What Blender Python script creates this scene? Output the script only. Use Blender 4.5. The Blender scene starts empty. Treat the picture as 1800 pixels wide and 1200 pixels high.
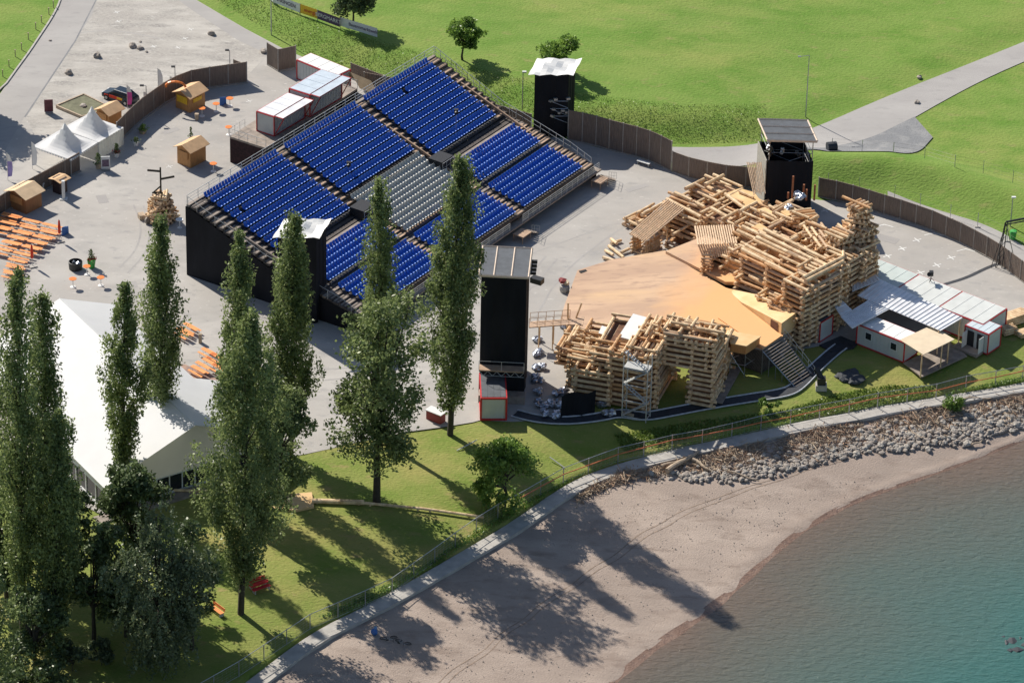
import bpy, math, random
import numpy as np
from mathutils import Vector, Matrix
R_ = math.radians
rnd = random.Random(7)
NR = np.random.RandomState(11)
S = bpy.context.scene
COL = S.collection

# ---------------------------------------------------------------- camera, sky, sun, exposure
FPX, PITCH, ROLL, SC = 7500.0, R_(30), R_(1.3), 16.0
D = FPX / SC
CAM = np.array([0, -D*math.cos(PITCH), D*math.sin(PITCH)])
CF = np.array([0, math.cos(PITCH), -math.sin(PITCH)])
_R = np.array([1., 0, 0]); _U = np.cross(_R, CF)
CR = _R*math.cos(ROLL) + _U*math.sin(ROLL)
CU = _U*math.cos(ROLL) - _R*math.sin(ROLL)
cd = bpy.data.cameras.new('camera'); cam = bpy.data.objects.new('camera', cd); COL.objects.link(cam)
cd.sensor_width = 36; cd.lens = FPX/1800*36; cd.clip_start = 5; cd.clip_end = 6000
cam.matrix_world = Matrix(((CR[0], CU[0], -CF[0], CAM[0]), (CR[1], CU[1], -CF[1], CAM[1]), (CR[2], CU[2], -CF[2], CAM[2]), (0, 0, 0, 1)))
S.camera = cam
SUN_EL, SUN_AZ = R_(39.8), R_(-41.5)          # azimuth measured from +Y towards +X
w = bpy.data.worlds.new('World'); S.world = w; w.use_nodes = True
nt = w.node_tree; nt.nodes.clear()
sk = nt.nodes.new('ShaderNodeTexSky'); sk.sky_type = 'NISHITA'; sk.sun_disc = False
sk.sun_elevation = SUN_EL; sk.sun_rotation = SUN_AZ; sk.air_density = 1.0; sk.dust_density = 1.0; sk.altitude = 400
bg = nt.nodes.new('ShaderNodeBackground'); bg.inputs['Strength'].default_value = 0.075
wo = nt.nodes.new('ShaderNodeOutputWorld')
nt.links.new(sk.outputs[0], bg.inputs[0]); nt.links.new(bg.outputs[0], wo.inputs[0])
sd = Vector((math.sin(SUN_AZ)*math.cos(SUN_EL), math.cos(SUN_AZ)*math.cos(SUN_EL), math.sin(SUN_EL)))
ld = bpy.data.lights.new('sun', 'SUN'); ld.energy = 4.6; ld.angle = R_(0.5); ld.color = (1.0, 0.93, 0.82)
lo = bpy.data.objects.new('sun', ld); COL.objects.link(lo); lo.rotation_euler = sd.to_track_quat('Z', 'Y').to_euler()
S.view_settings.view_transform = 'Standard'; S.view_settings.look = 'None'
S.view_settings.exposure = 0.42; S.view_settings.gamma = 1.0

# ---------------------------------------------------------------- measuring helpers (photo pixel -> point in the place)
def U(x, y, z=0.0):
    d = CF*FPX + CR*(x-900) + CU*(600-y)
    return CAM + d*((z-CAM[2])/d[2])
def PJ(P):
    d = np.asarray(P, float)-CAM; q = d@CF
    return 900+FPX*(d@CR)/q, 600-FPX*(d@CU)/q
def UP(x, y, P0, n):                        # pixel ray meets a plane
    d = CF*FPX + CR*(x-900) + CU*(600-y)
    return CAM + d*(((P0-CAM)@n)/(d@n))
def HT(base, x, y):                         # height of the point above base that shows at image row y
    lo_, hi_ = 0., 60.
    for _ in range(40):
        m = (lo_+hi_)/2
        if PJ(base+np.array([0, 0, m]))[1] > y: lo_ = m
        else: hi_ = m
    return (lo_+hi_)/2
def W2(pts, z=0.0): return np.array([U(x, y, z)[:2] for x, y in pts])

def seglines(P): return P[:-1], P[1:]
def dist_poly(X, Y, P):
    out = np.full(X.shape, 1e9)
    for a, b in zip(P[:-1], P[1:]):
        d = b-a; L = (d@d)+1e-9
        t = np.clip(((X-a[0])*d[0]+(Y-a[1])*d[1])/L, 0, 1)
        out = np.minimum(out, np.hypot(X-a[0]-t*d[0], Y-a[1]-t*d[1]))
    return out
def inside(X, Y, P):
    r = np.zeros(X.shape, bool); n = len(P)
    for i in range(n):
        a = P[i]; b = P[(i+1) % n]
        c = ((a[1] > Y) != (b[1] > Y)) & (X < (b[0]-a[0])*(Y-a[1])/(b[1]-a[1]+1e-12)+a[0])
        r ^= c
    return r
def sstep(t): t = np.clip(t, 0, 1); return t*t*(3-2*t)

# ---------------------------------------------------------------- ground form
MB_PX = [(200,-160),(345,0),(430,50),(500,87),(560,112),(680,150),(870,205),(935,232),(1000,238),(1100,246),(1180,254),(1340,250),(1430,222),(1560,165),(1800,72),(2000,-10)]
MB = W2(MB_PX)
MPOLY = np.vstack([MB, [[260, 330], [-260, 330]]])
KERB_PX = [(150,1420),(300,1300),(430,1200),(545,1112),(640,1066),(720,1022),(830,958),(895,920),(1000,846),(1080,816),(1180,790),(1300,765),(1420,738),(1560,712),(1660,695),(1740,683),(1800,672),(1950,640),(2150,590)]
ZK = -0.6
KERB = W2(KERB_PX, ZK)
KPOLY = np.vstack([KERB, [[260, KERB[-1][1]], [260, -400], [-260, -400], [-260, KERB[0][1]]]])
RIDGE = W2([(1395,292),(1450,303),(1560,303),(1660,322),(1800,368),(1950,430),(2200,540)])
def H(x, y):
    X = np.atleast_1d(np.asarray(x, float)); Y = np.atleast_1d(np.asarray(y, float))
    h = np.full(X.shape, -0.07)
    d = dist_poly(X, Y, MB); im = inside(X, Y, MPOLY)
    hc = 1.7-1.4*sstep((X-12)/34)
    h = h + np.where(im, hc*sstep(d/5.5), 0)
    h = h + 2.3*np.exp(-(dist_poly(X, Y, RIDGE)/2.9)**2/2*1.2)*(~im)
    dk = dist_poly(X, Y, KERB); ik = inside(X, Y, KPOLY)
    h = h + np.where(~ik & (Y < 30), (ZK+0.1)*(1-sstep(dk/9)), 0)
    h = h + 0.06*np.sin(X*.31+1)*np.sin(Y*.23)*np.where(im | (dk < 25), 1, 0)*np.where(~ik, sstep(dk/4), 1)
    h = np.where(ik, -9*sstep(dk/1.2)+ZK-0.3, h)
    return h if np.ndim(x) else float(h[0])
def G(px, py):                              # pixel -> point on the ground surface
    z = 0.
    for _ in range(5):
        p = U(px, py, z); z = H(p[0], p[1])
    p = U(px, py, z); return np.array([p[0], p[1], z])

# ---------------------------------------------------------------- materials
MATS = {}
def mat(name, col, rough=.7, var=.15, scale=3., metal=0., bump=0., bscale=None, col2=None, spec=None, detail=4, stretch=None):
    if name in MATS: return MATS[name]
    m = bpy.data.materials.new(name); m.use_nodes = True; n = m.node_tree.nodes; l = m.node_tree.links
    b = n['Principled BSDF']; b.inputs['Roughness'].default_value = rough; b.inputs['Metallic'].default_value = metal
    if spec is not None: b.inputs['Specular IOR Level'].default_value = spec
    tc = n.new('ShaderNodeTexCoord'); no = n.new('ShaderNodeTexNoise'); no.inputs['Scale'].default_value = scale; no.inputs['Detail'].default_value = detail
    src = tc.outputs['Object']
    if stretch:
        mp = n.new('ShaderNodeMapping'); mp.inputs['Scale'].default_value = stretch[:3]
        if len(stretch) > 3: mp.inputs['Rotation'].default_value = (0, 0, stretch[3])
        l.new(src, mp.inputs[0]); src = mp.outputs[0]
    l.new(src, no.inputs['Vector'])
    cr = n.new('ShaderNodeValToRGB'); c2 = col2 or [min(1, c*(1+var)) for c in col]; c1 = [c*(1-var) for c in col]
    cr.color_ramp.elements[0].position = .3; cr.color_ramp.elements[1].position = .7
    cr.color_ramp.elements[0].color = (*c1, 1); cr.color_ramp.elements[1].color = (*c2, 1)
    l.new(no.outputs['Fac'], cr.inputs[0]); l.new(cr.outputs[0], b.inputs['Base Color'])
    if bump:
        n2 = n.new('ShaderNodeTexNoise'); n2.inputs['Scale'].default_value = bscale or scale*4; n2.inputs['Detail'].default_value = 5
        l.new(src, n2.inputs['Vector']); bp = n.new('ShaderNodeBump'); bp.inputs['Strength'].default_value = bump; bp.inputs['Distance'].default_value = .1
        l.new(n2.outputs['Fac'], bp.inputs['Height']); l.new(bp.outputs[0], b.inputs['Normal'])
    MATS[name] = m; return m
def multi_noise(name, cols, scales, rough=.9, bump=0.4, bscale=3., stretch=None, spec=.3):
    """cols: base plus list of (colour, lo, hi) patches"""
    m = bpy.data.materials.new(name); m.use_nodes = True; n = m.node_tree.nodes; l = m.node_tree.links
    b = n['Principled BSDF']; b.inputs['Roughness'].default_value = rough; b.inputs['Specular IOR Level'].default_value = spec
    geo = n.new('ShaderNodeTexCoord'); src = geo.outputs['Object']
    if stretch:
        mp = n.new('ShaderNodeMapping'); mp.inputs['Scale'].default_value = stretch[:3]; mp.inputs['Rotation'].default_value = (0, 0, stretch[3])
        l.new(src, mp.inputs[0]); ssrc = mp.outputs[0]
    else: ssrc = src
    prev = None
    for i, (c, lo_, hi_) in enumerate(cols):
        if prev is None:
            rg = n.new('ShaderNodeRGB'); rg.outputs[0].default_value = (*c, 1); prev = rg.outputs[0]; continue
        no = n.new('ShaderNodeTexNoise'); no.inputs['Scale'].default_value = scales[i-1]; no.inputs['Detail'].default_value = 6; no.inputs['Roughness'].default_value = .6
        vm = n.new('ShaderNodeVectorMath'); vm.operation = 'ADD'; vm.inputs[1].default_value = (i*31.7, i*12.3, 0)
        l.new(ssrc, vm.inputs[0]); l.new(vm.outputs[0], no.inputs['Vector'])
        mr = n.new('ShaderNodeMapRange'); mr.inputs['From Min'].default_value = lo_; mr.inputs['From Max'].default_value = hi_
        l.new(no.outputs['Fac'], mr.inputs['Value'])
        mx = n.new('ShaderNodeMix'); mx.data_type = 'RGBA'; mx.inputs['B'].default_value = (*c, 1)
        l.new(mr.outputs[0], mx.inputs['Factor']); l.new(prev, mx.inputs['A']); prev = mx.outputs['Result']
    l.new(prev, b.inputs['Base Color'])
    if bump:
        n2 = n.new('ShaderNodeTexNoise'); n2.inputs['Scale'].default_value = bscale; n2.inputs['Detail'].default_value = 6
        l.new(ssrc, n2.inputs['Vector']); bp = n.new('ShaderNodeBump'); bp.inputs['Strength'].default_value = bump; bp.inputs['Distance'].default_value = .25
        l.new(n2.outputs['Fac'], bp.inputs['Height']); l.new(bp.outputs[0], b.inputs['Normal'])
    MATS[name] = m; return m
def leafmat(name, c1, c2, trans=.35):
    m = bpy.data.materials.new(name); m.use_nodes = True; n = m.node_tree.nodes; l = m.node_tree.links
    b = n['Principled BSDF']; b.inputs['Roughness'].default_value = .45; b.inputs['Specular IOR Level'].default_value = .5
    at = n.new('ShaderNodeAttribute'); at.attribute_name = 'tint'
    cr = n.new('ShaderNodeValToRGB'); cr.color_ramp.elements[0].color = (*c1, 1); cr.color_ramp.elements[1].color = (*c2, 1)
    l.new(at.outputs['Fac'], cr.inputs[0]); l.new(cr.outputs[0], b.inputs['Base Color'])
    tr = n.new('ShaderNodeBsdfTranslucent'); l.new(cr.outputs[0], tr.inputs[0])
    mx = n.new('ShaderNodeMixShader'); mx.inputs[0].default_value = trans
    l.new(b.outputs[0], mx.inputs[1]); l.new(tr.outputs[0], mx.inputs[2]); l.new(mx.outputs[0], n['Material Output'].inputs[0])
    MATS[name] = m; return m

M_grass = multi_noise('meadow_grass', [((.165,.26,.045),0,0), ((.235,.285,.066),.46,.66), ((.115,.225,.025),.44,.66), ((.25,.25,.085),.58,.78), ((.11,.17,.028),.60,.75), ((.27,.32,.09),.6,.72)], [.045,.13,.4,1.6,3.2], bump=.55, bscale=2.5, stretch=(1,1.6,1,.3))
def dry_lawn():
    m = M_grass; n = m.node_tree.nodes; l = m.node_tree.links; b = n['Principled BSDF']; prev = b.inputs['Base Color'].links[0].from_socket
    tc = n.new('ShaderNodeTexCoord'); sx = n.new('ShaderNodeSeparateXYZ'); l.new(tc.outputs['Object'], sx.inputs[0])
    mr = n.new('ShaderNodeMapRange'); mr.inputs['From Min'].default_value = 14; mr.inputs['From Max'].default_value = 4; l.new(sx.outputs['Y'], mr.inputs['Value'])
    mu = n.new('ShaderNodeMix'); mu.data_type = 'RGBA'; mu.blend_type = 'MULTIPLY'; mu.inputs['Factor'].default_value = 1; mu.inputs['B'].default_value = (1.32, .96, 1.3, 1); l.new(prev, mu.inputs['A'])
    mx = n.new('ShaderNodeMix'); mx.data_type = 'RGBA'; l.new(mr.outputs[0], mx.inputs['Factor']); l.new(prev, mx.inputs['A']); l.new(mu.outputs['Result'], mx.inputs['B']); l.new(mx.outputs['Result'], b.inputs['Base Color'])
dry_lawn()
M_asph = multi_noise('plaza_asphalt', [((.395,.375,.352),0,0), ((.475,.455,.428),.45,.68), ((.325,.312,.297),.50,.72), ((.33,.32,.31),.57,.70), ((.52,.50,.47),.62,.70), ((.24,.235,.23),.66,.70)], [.05,.11,.42,1.1,2.4], bump=.12, bscale=6, stretch=(1,1.8,1,.6))
M_asph2 = multi_noise('road_asphalt', [((.35,.335,.325),0,0), ((.41,.395,.38),.4,.7), ((.29,.28,.275),.55,.8)], [.08,.5], bump=.1, bscale=6, stretch=(1,2.2,1,-.5))
M_gravel = multi_noise('grey_gravel', [((.22,.225,.235),0,0), ((.31,.31,.31),.45,.7), ((.16,.165,.17),.55,.75)], [.5,3.], bump=.3, bscale=6)
M_beach = multi_noise('beach_gravel', [((.36,.29,.245),0,0), ((.44,.36,.305),.45,.65), ((.27,.21,.175),.52,.72), ((.37,.31,.26),.6,.75), ((.20,.155,.13),.64,.74)], [.09,.3,1.2,4.], bump=.5, bscale=5, stretch=(1,2.5,1,-.62))
M_conc = mat('concrete_kerb', (.42,.40,.37), .9, .15, 1.2, bump=.1)
M_black = mat('black_cloth', (.012,.013,.017), .85, .3, .6, bump=.5, bscale=1.2, stretch=(1,1,.3), spec=.2)
M_blk = mat('black_metal', (.02,.02,.022), .5, .2)
M_steel = mat('galvanised_steel', (.42,.43,.44), .4, .15, 6, metal=.7)
M_steelw = mat('pale_rail', (.5,.51,.5), .5, .1, 6, metal=.3)
M_log = mat('spruce_log', (.68,.435,.225), .65, .28, 1.6, col2=(.88,.67,.42), bump=.3, bscale=9)
M_log2 = mat('spruce_log_grey', (.52,.36,.23), .75, .25, 1.6, bump=.3, bscale=9)
M_log3 = mat('spruce_log_red', (.58,.33,.155), .7, .25, 1.6, bump=.3, bscale=9)
M_logd = mat('log_end', (.78,.56,.36), .8, .2, 8)
M_pole = mat('roof_pole', (.62,.45,.30), .75, .3, 4, bump=.2)
M_ply = mat('plywood_fresh', (.72,.46,.20), .7, .10, .6, col2=(.78,.55,.30), stretch=(1,1,1))
M_stage = multi_noise('stage_boards', [((.46,.31,.215),0,0), ((.56,.385,.26),.4,.62), ((.36,.24,.175),.52,.7), ((.62,.42,.25),.55,.72)], [.16,.9,.12], bump=.1, bscale=4, stretch=(.45,1.7,1,-.95), rough=.75)
def newboards():
    m = M_stage; n = m.node_tree.nodes; l = m.node_tree.links; b = n['Principled BSDF']; prev = b.inputs['Base Color'].links[0].from_socket
    tc = n.new('ShaderNodeTexCoord'); sx = n.new('ShaderNodeSeparateXYZ'); l.new(tc.outputs['Object'], sx.inputs[0])
    no = n.new('ShaderNodeTexNoise'); no.inputs['Scale'].default_value = .35; l.new(tc.outputs['Object'], no.inputs['Vector'])
    ma = n.new('ShaderNodeMath'); ma.operation = 'MULTIPLY_ADD'; ma.inputs[1].default_value = 6; l.new(no.outputs['Fac'], ma.inputs[0]); l.new(sx.outputs['X'], ma.inputs[2])
    m2 = n.new('ShaderNodeMath'); m2.operation = 'MULTIPLY_ADD'; m2.inputs[1].default_value = -.45; l.new(sx.outputs['Y'], m2.inputs[0]); l.new(ma.outputs[0], m2.inputs[2])
    mr = n.new('ShaderNodeMapRange'); mr.inputs['From Min'].default_value = .5; mr.inputs['From Max'].default_value = 7.5; l.new(m2.outputs[0], mr.inputs['Value'])
    mx = n.new('ShaderNodeMix'); mx.data_type = 'RGBA'; mx.inputs['B'].default_value = (.70,.39,.175,1); l.new(mr.outputs[0], mx.inputs['Factor']); l.new(prev, mx.inputs['A']); l.new(mx.outputs['Result'], b.inputs['Base Color'])
newboards()
M_planks = mat('weathered_fence_boards', (.20,.155,.125), .85, .22, 2., bump=.3, bscale=8, stretch=(6,6,.5))
M_post = mat('fence_post_grey', (.33,.31,.28), .8, .15)
M_orange = mat('orange_table_lacquer', (.85,.34,.11), .45, .12, 2)
M_orangeb = mat('orange_plastic', (.80,.22,.04), .4, .08)
M_red = mat('red_frame_paint', (.52,.025,.03), .5, .12)
M_redc = mat('red_cloth', (.65,.05,.02), .8, .1)
M_white = mat('white_panel', (.70,.71,.70), .55, .06, .8)
M_wall = mat('container_wall', (.55,.57,.55), .6, .06, 1.)
M_roofw = mat('white_roof_sheet', (.78,.78,.76), .5, .07, .7)
M_tin = mat('corrugated_roof', (.76,.77,.79), .45, .12, .8, metal=.2)
M_tent = mat('white_tent_fabric', (.76,.77,.79), .6, .03, .5)
M_tentw = mat('tent_side_wall', (.66,.67,.63), .7, .06, .5)
def translucent(m, f, col):
    n = m.node_tree.nodes; l = m.node_tree.links; tr = n.new('ShaderNodeBsdfTranslucent'); tr.inputs[0].default_value = (*col, 1); mx = n.new('ShaderNodeMixShader'); mx.inputs[0].default_value = f
    l.new(n['Principled BSDF'].outputs[0], mx.inputs[1]); l.new(tr.outputs[0], mx.inputs[2]); l.new(mx.outputs[0], n['Material Output'].inputs[0])
translucent(M_tent, .3, (.8, .8, .76)); translucent(M_tentw, .4, (.85, .85, .78))
M_glass = mat('dark_glass', (.02,.025,.03), .08, .1)
M_blue = mat('blue_seat_plastic', (.018,.125,.58), .45, .12, 3, spec=.5)
M_blue.node_tree.nodes['Principled BSDF'].inputs['Specular Tint'].default_value = (.45,.65,1,1)
M_grey = mat('grey_seat_plastic', (.42,.44,.43), .45, .1, 3, spec=.6)
M_deck = mat('stand_deck_plywood', (.075,.062,.055), .8, .3, 1.5)
M_deckl = mat('pale_deck_boards', (.28,.235,.20), .8, .25, 1.5)
M_step = mat('stair_board', (.42,.29,.20), .8, .25, 1.2)
M_hut = mat('stained_stall_wood', (.50,.25,.09), .7, .15, 2, stretch=(5,5,.6))
M_hutr = mat('stall_roof_wood', (.62,.40,.22), .75, .12, 1.5)
M_felt = mat('roof_felt', (.085,.095,.11), .7, .2, 1.5)
M_rooftrim = mat('roof_trim', (.62,.50,.40), .7, .1)
M_bark = mat('poplar_bark', (.05,.042,.032), .9, .3, 2, bump=.5)
M_stone = multi_noise('shore_stone', [((.31,.27,.235),0,0), ((.42,.38,.34),.45,.65), ((.19,.165,.145),.55,.75)], [.5,2.], bump=.4, bscale=4)
M_drift = mat('driftwood', (.42,.33,.24), .85, .3, 1.2, bump=.4)
M_foil = mat('crumpled_foil', (.40,.43,.50), .3, .6, 1.6, metal=.75, bump=1., bscale=1.8)
M_car = mat('dark_car_paint', (.015,.03,.05), .25, .1, metal=.3, spec=.8)
M_tyre = mat('tyre_rubber', (.02,.02,.02), .8, .1)
M_green = mat('green_plastic', (.05,.35,.06), .5, .1)
M_bluep = mat('blue_plastic', (.04,.14,.42), .5, .1)
M_yel = mat('yellow_print', (.80,.48,.03), .6, .08)
M_purp = mat('purple_print', (.09,.05,.12), .6, .1)
M_pink = mat('magenta_print', (.55,.06,.30), .6, .2, 1)
M_mark = mat('white_ground_paint', (.68,.68,.66), .8, .15, 3)
M_dark = mat('dark_interior', (.02,.02,.022), .9, .2)
M_tarp = mat('black_mat', (.03,.035,.045), .7, .3, 2)
L_pop = leafmat('poplar_leaves', (.065,.105,.035), (.36,.43,.165), .42)
L_brd = leafmat('broad_leaves', (.10,.19,.035), (.30,.44,.09), .45)
L_wil = leafmat('willow_leaves', (.07,.10,.05), (.22,.27,.14), .3)
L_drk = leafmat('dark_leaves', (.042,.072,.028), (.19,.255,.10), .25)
L_bsh = leafmat('bright_shrub_leaves', (.09,.17,.03), (.25,.38,.08), .35)
L_veg = leafmat('bank_grass_blades', (.12,.20,.035), (.23,.30,.065), .3)
L_flw = leafmat('red_flowers', (.25,.02,.02), (.55,.04,.05), .2)

# ---------------------------------------------------------------- mesh building
class MB_:
    def __init__(s): s.v = []; s.f = []; s.m = []
    def quad(s, pts, m=0):
        i = len(s.v); s.v += [tuple(p) for p in pts]; s.f.append(tuple(range(i, i+len(pts)))); s.m.append(m)
    def box(s, c, e, mat=0, rz=0., ax=None):
        """c centre, e full sizes"""
        if ax is None: ax = [(math.cos(rz), math.sin(rz), 0), (-math.sin(rz), math.cos(rz), 0), (0, 0, 1)]
        c = np.array(c, float); a = [np.array(ax[k], float)*e[k]/2 for k in range(3)]
        i = len(s.v)
        for sx in (-1, 1):
            for sy in (-1, 1):
                for sz in (-1, 1): s.v.append(tuple(c+a[0]*sx+a[1]*sy+a[2]*sz))
        for q in ((0,1,3,2),(4,6,7,5),(0,4,5,1),(2,3,7,6),(0,2,6,4),(1,5,7,3)):
            s.f.append(tuple(i+k for k in q)); s.m.append(mat)
    def prism(s, pts, dz, mat=0, matside=None):
        """pts: top outline (any 3D), dz: thickness downwards"""
        n = len(pts); i = len(s.v); pts = [np.array(p, float) for p in pts]
        nn = np.cross(pts[1]-pts[0], pts[2]-pts[1])
        if nn[2] < 0: pts = pts[::-1]
        s.v += [tuple(p) for p in pts]; s.v += [(p[0], p[1], p[2]-dz) for p in pts]
        s.f.append(tuple(range(i, i+n))); s.m.append(mat)
        s.f.append(tuple(range(i+2*n-1, i+n-1, -1))); s.m.append(mat)
        for k in range(n):
            k2 = (k+1) % n; s.f.append((i+k2, i+k, i+n+k, i+n+k2)); s.m.append(mat if matside is None else matside)
    def cyl(s, p, q, r, r2=None, n=8, mat=0, cap=None):
        p = np.array(p, float); q = np.array(q, float); d = q-p; L = np.linalg.norm(d)
        if L < 1e-6: return
        d /= L; a = np.cross(d, [0, 0, 1.]) if abs(d[2]) < .9 else np.cross(d, [1., 0, 0]); a /= np.linalg.norm(a); b = np.cross(d, a)
        r2 = r if r2 is None else r2; i = len(s.v)
        for k in range(n):
            t = 2*math.pi*k/n; s.v.append(tuple(p+r*(a*math.cos(t)+b*math.sin(t))))
        for k in range(n):
            t = 2*math.pi*k/n; s.v.append(tuple(q+r2*(a*math.cos(t)+b*math.sin(t))))
        for k in range(n):
            k2 = (k+1) % n; s.f.append((i+k, i+k2, i+n+k2, i+n+k)); s.m.append(mat)
        c = mat if cap is None else cap
        s.f.append(tuple(i+k for k in reversed(range(n)))); s.m.append(c)
        s.f.append(tuple(i+n+k for k in range(n))); s.m.append(c)
    def lathe(s, prof, c=(0, 0, 0), n=12, mat=0):
        i = len(s.v); c = np.array(c, float)
        for r, z in prof:
            for k in range(n):
                t = 2*math.pi*k/n; s.v.append((c[0]+r*math.cos(t), c[1]+r*math.sin(t), c[2]+z))
        for j in range(len(prof)-1):
            for k in range(n):
                k2 = (k+1) % n; s.f.append((i+j*n+k, i+j*n+k2, i+(j+1)*n+k2, i+(j+1)*n+k)); s.m.append(mat)
        s.f.append(tuple(i+(len(prof)-1)*n+k for k in range(n))); s.m.append(mat)
    def blob(s, c, r, seed=0, mat=0, jit=.25, flat=.7, n=1):
        rr = random.Random(seed); c = np.array(c, float)
        vs = []; t = (1+5**.5)/2
        for v in ((-1,t,0),(1,t,0),(-1,-t,0),(1,-t,0),(0,-1,t),(0,1,t),(0,-1,-t),(0,1,-t),(t,0,-1),(t,0,1),(-t,0,-1),(-t,0,1)): vs.append(np.array(v)/math.hypot(1, t))
        fs = [(0,11,5),(0,5,1),(0,1,7),(0,7,10),(0,10,11),(1,5,9),(5,11,4),(11,10,2),(10,7,6),(7,1,8),(3,9,4),(3,4,2),(3,2,6),(3,6,8),(3,8,9),(4,9,5),(2,4,11),(6,2,10),(8,6,7),(9,8,1)]
        for _ in range(n-1):
            mid = {}; nf = []
            def gm(a, b):
                k = (min(a, b), max(a, b))
                if k not in mid: q = vs[a]+vs[b]; vs.append(q/np.linalg.norm(q)); mid[k] = len(vs)-1
                return mid[k]
            for a, b, cc in fs:
                x, y, z = gm(a, b), gm(b, cc), gm(cc, a); nf += [(a,x,z),(b,y,x),(cc,z,y),(x,y,z)]
            fs = nf
        i = len(s.v); sx, sy = rr.uniform(.75, 1.25), rr.uniform(.75, 1.25)
        for v in vs:
            k = r*(1+rr.uniform(-jit, jit)); s.v.append((c[0]+v[0]*k*sx, c[1]+v[1]*k*sy, c[2]+v[2]*k*flat))
        for q in fs: s.f.append(tuple(i+k for k in q)); s.m.append(mat)
    def build(s, name, mats, parent=None, smooth=False):
        me = bpy.data.meshes.new(name)
        off = np.array(parent_world(parent)) if parent is not None else np.zeros(3)
        v = np.array(s.v, float)-off
        me.from_pydata([tuple(x) for x in v], [], s.f)
        if not isinstance(mats, (list, tuple)): mats = [mats]
        for m in mats: me.materials.append(m)
        me.polygons.foreach_set('material_index', s.m)
        if smooth: me.polygons.foreach_set('use_smooth', [True]*len(s.f))
        me.update()
        o = bpy.data.objects.new(name, me); COL.objects.link(o)
        if parent is not None: o.parent = parent
        return o
def parent_world(p):
    v = Vector((0, 0, 0))
    while p is not None: v = v+Vector(p.location); p = p.parent
    return v
def tag(o, label=None, cat=None, group=None, kind=None):
    if label: o['label'] = label
    if cat: o['category'] = cat
    if group: o['group'] = group
    if kind: o['kind'] = kind
    return o
def thing(name, label, cat, loc=(0, 0, 0), group=None, rz=0.):
    o = bpy.data.objects.new(name, None); COL.objects.link(o); o.location = tuple(loc); o.rotation_euler = (0, 0, rz)
    o.empty_display_size = .3
    return tag(o, label, cat, group)
def copy_tree(o, loc=None, rz=None, label=None, parent=None):
    c = o.copy(); COL.objects.link(c)
    if parent is not None: c.parent = parent
    if loc is not None: c.location = tuple(loc)
    if rz is not None: c.rotation_euler = (0, 0, rz)
    if label: c['label'] = label
    for ch in list(o.children): copy_tree(ch, parent=c)
    return c
def place(proto, first, loc, rz, label):
    """first use moves the prototype itself, later uses copy it"""
    if first: proto.location = tuple(loc); proto.rotation_euler = (0, 0, rz); proto['label'] = label; return proto
    return copy_tree(proto, loc, rz, label)
def ang(p, q): return math.atan2(q[1]-p[1], q[0]-p[0])
def leaves(name, C_, size, lm, parent=None, flat=0.0, tall=1.0, tint=None):
    """one mesh of many leaf-sized quads at centres C_"""
    C_ = np.asarray(C_, float); n = len(C_)
    off = np.array(parent_world(parent)) if parent is not None else np.zeros(3)
    a = NR.normal(size=(n, 3)); a[:, 2] *= (1-flat)*tall; a /= np.linalg.norm(a, axis=1)[:, None]
    b = NR.normal(size=(n, 3)); b[:, 2] *= (1-flat); b -= a*np.sum(a*b, 1)[:, None]; b /= np.linalg.norm(b, axis=1)[:, None]
    s = (NR.uniform(.6, 1.3, n)*size)[:, None]
    a *= s*1.25; b *= s*.8; C0 = C_-off
    V = np.stack([C0-a, C0+b*.9-a*.1, C0+a, C0-b*.9-a*.1], 1).reshape(-1, 3)
    me = bpy.data.meshes.new(name); me.vertices.add(4*n); me.vertices.foreach_set('co', V.ravel())
    me.loops.add(4*n); me.loops.foreach_set('vertex_index', np.arange(4*n))
    me.polygons.add(n); me.polygons.foreach_set('loop_start', np.arange(n)*4)
    me.update(calc_edges=True); me.materials.append(lm)
    at = me.attributes.new('tint', 'FLOAT', 'POINT')
    t = NR.uniform(0, 1, n) if tint is None else np.clip(tint+NR.uniform(-.25, .25, n), 0, 1)
    at.data.foreach_set('value', np.repeat(t, 4))
    o = bpy.data.objects.new(name, me); COL.objects.link(o)
    if parent is not None: o.parent = parent
    return o
def gridmesh(name, X, Y, Z, m, attr=None, mask=None):
    ny, nx = X.shape
    V = np.stack([X, Y, Z], -1).reshape(-1, 3)
    idx = np.arange(nx*ny).reshape(ny, nx)
    F = np.stack([idx[:-1, :-1], idx[:-1, 1:], idx[1:, 1:], idx[1:, :-1]], -1).reshape(-1, 4)
    if mask is not None: F = F[mask.reshape(-1)]
    me = bpy.data.meshes.new(name); me.vertices.add(len(V)); me.vertices.foreach_set('co', V.ravel())
    me.loops.add(F.size); me.loops.foreach_set('vertex_index', F.ravel())
    me.polygons.add(len(F)); me.polygons.foreach_set('loop_start', np.arange(len(F))*4)
    me.update(calc_edges=True); me.polygons.foreach_set('use_smooth', [True]*len(F)); me.materials.append(m)
    if attr is not None:
        at = me.attributes.new('depth', 'FLOAT', 'POINT'); at.data.foreach_set('value', attr.ravel())
    o = bpy.data.objects.new(name, me); COL.objects.link(o); o['kind'] = 'structure'
    return o
def resample(P, step):
    P = np.asarray(P, float); d = np.r_[0, np.cumsum(np.linalg.norm(np.diff(P, axis=0), axis=1))]
    n = max(2, int(d[-1]/step)+1); t = np.linspace(0, d[-1], n)
    return np.stack([np.interp(t, d, P[:, k]) for k in range(P.shape[1])], 1)
def smoothline(P, it=2):
    P = np.asarray(P, float)
    for _ in range(it):
        Q = [P[0]]
        for a, b in zip(P[:-1], P[1:]): Q += [a*.75+b*.25, a*.25+b*.75]
        Q.append(P[-1]); P = np.array(Q)
    return P
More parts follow.
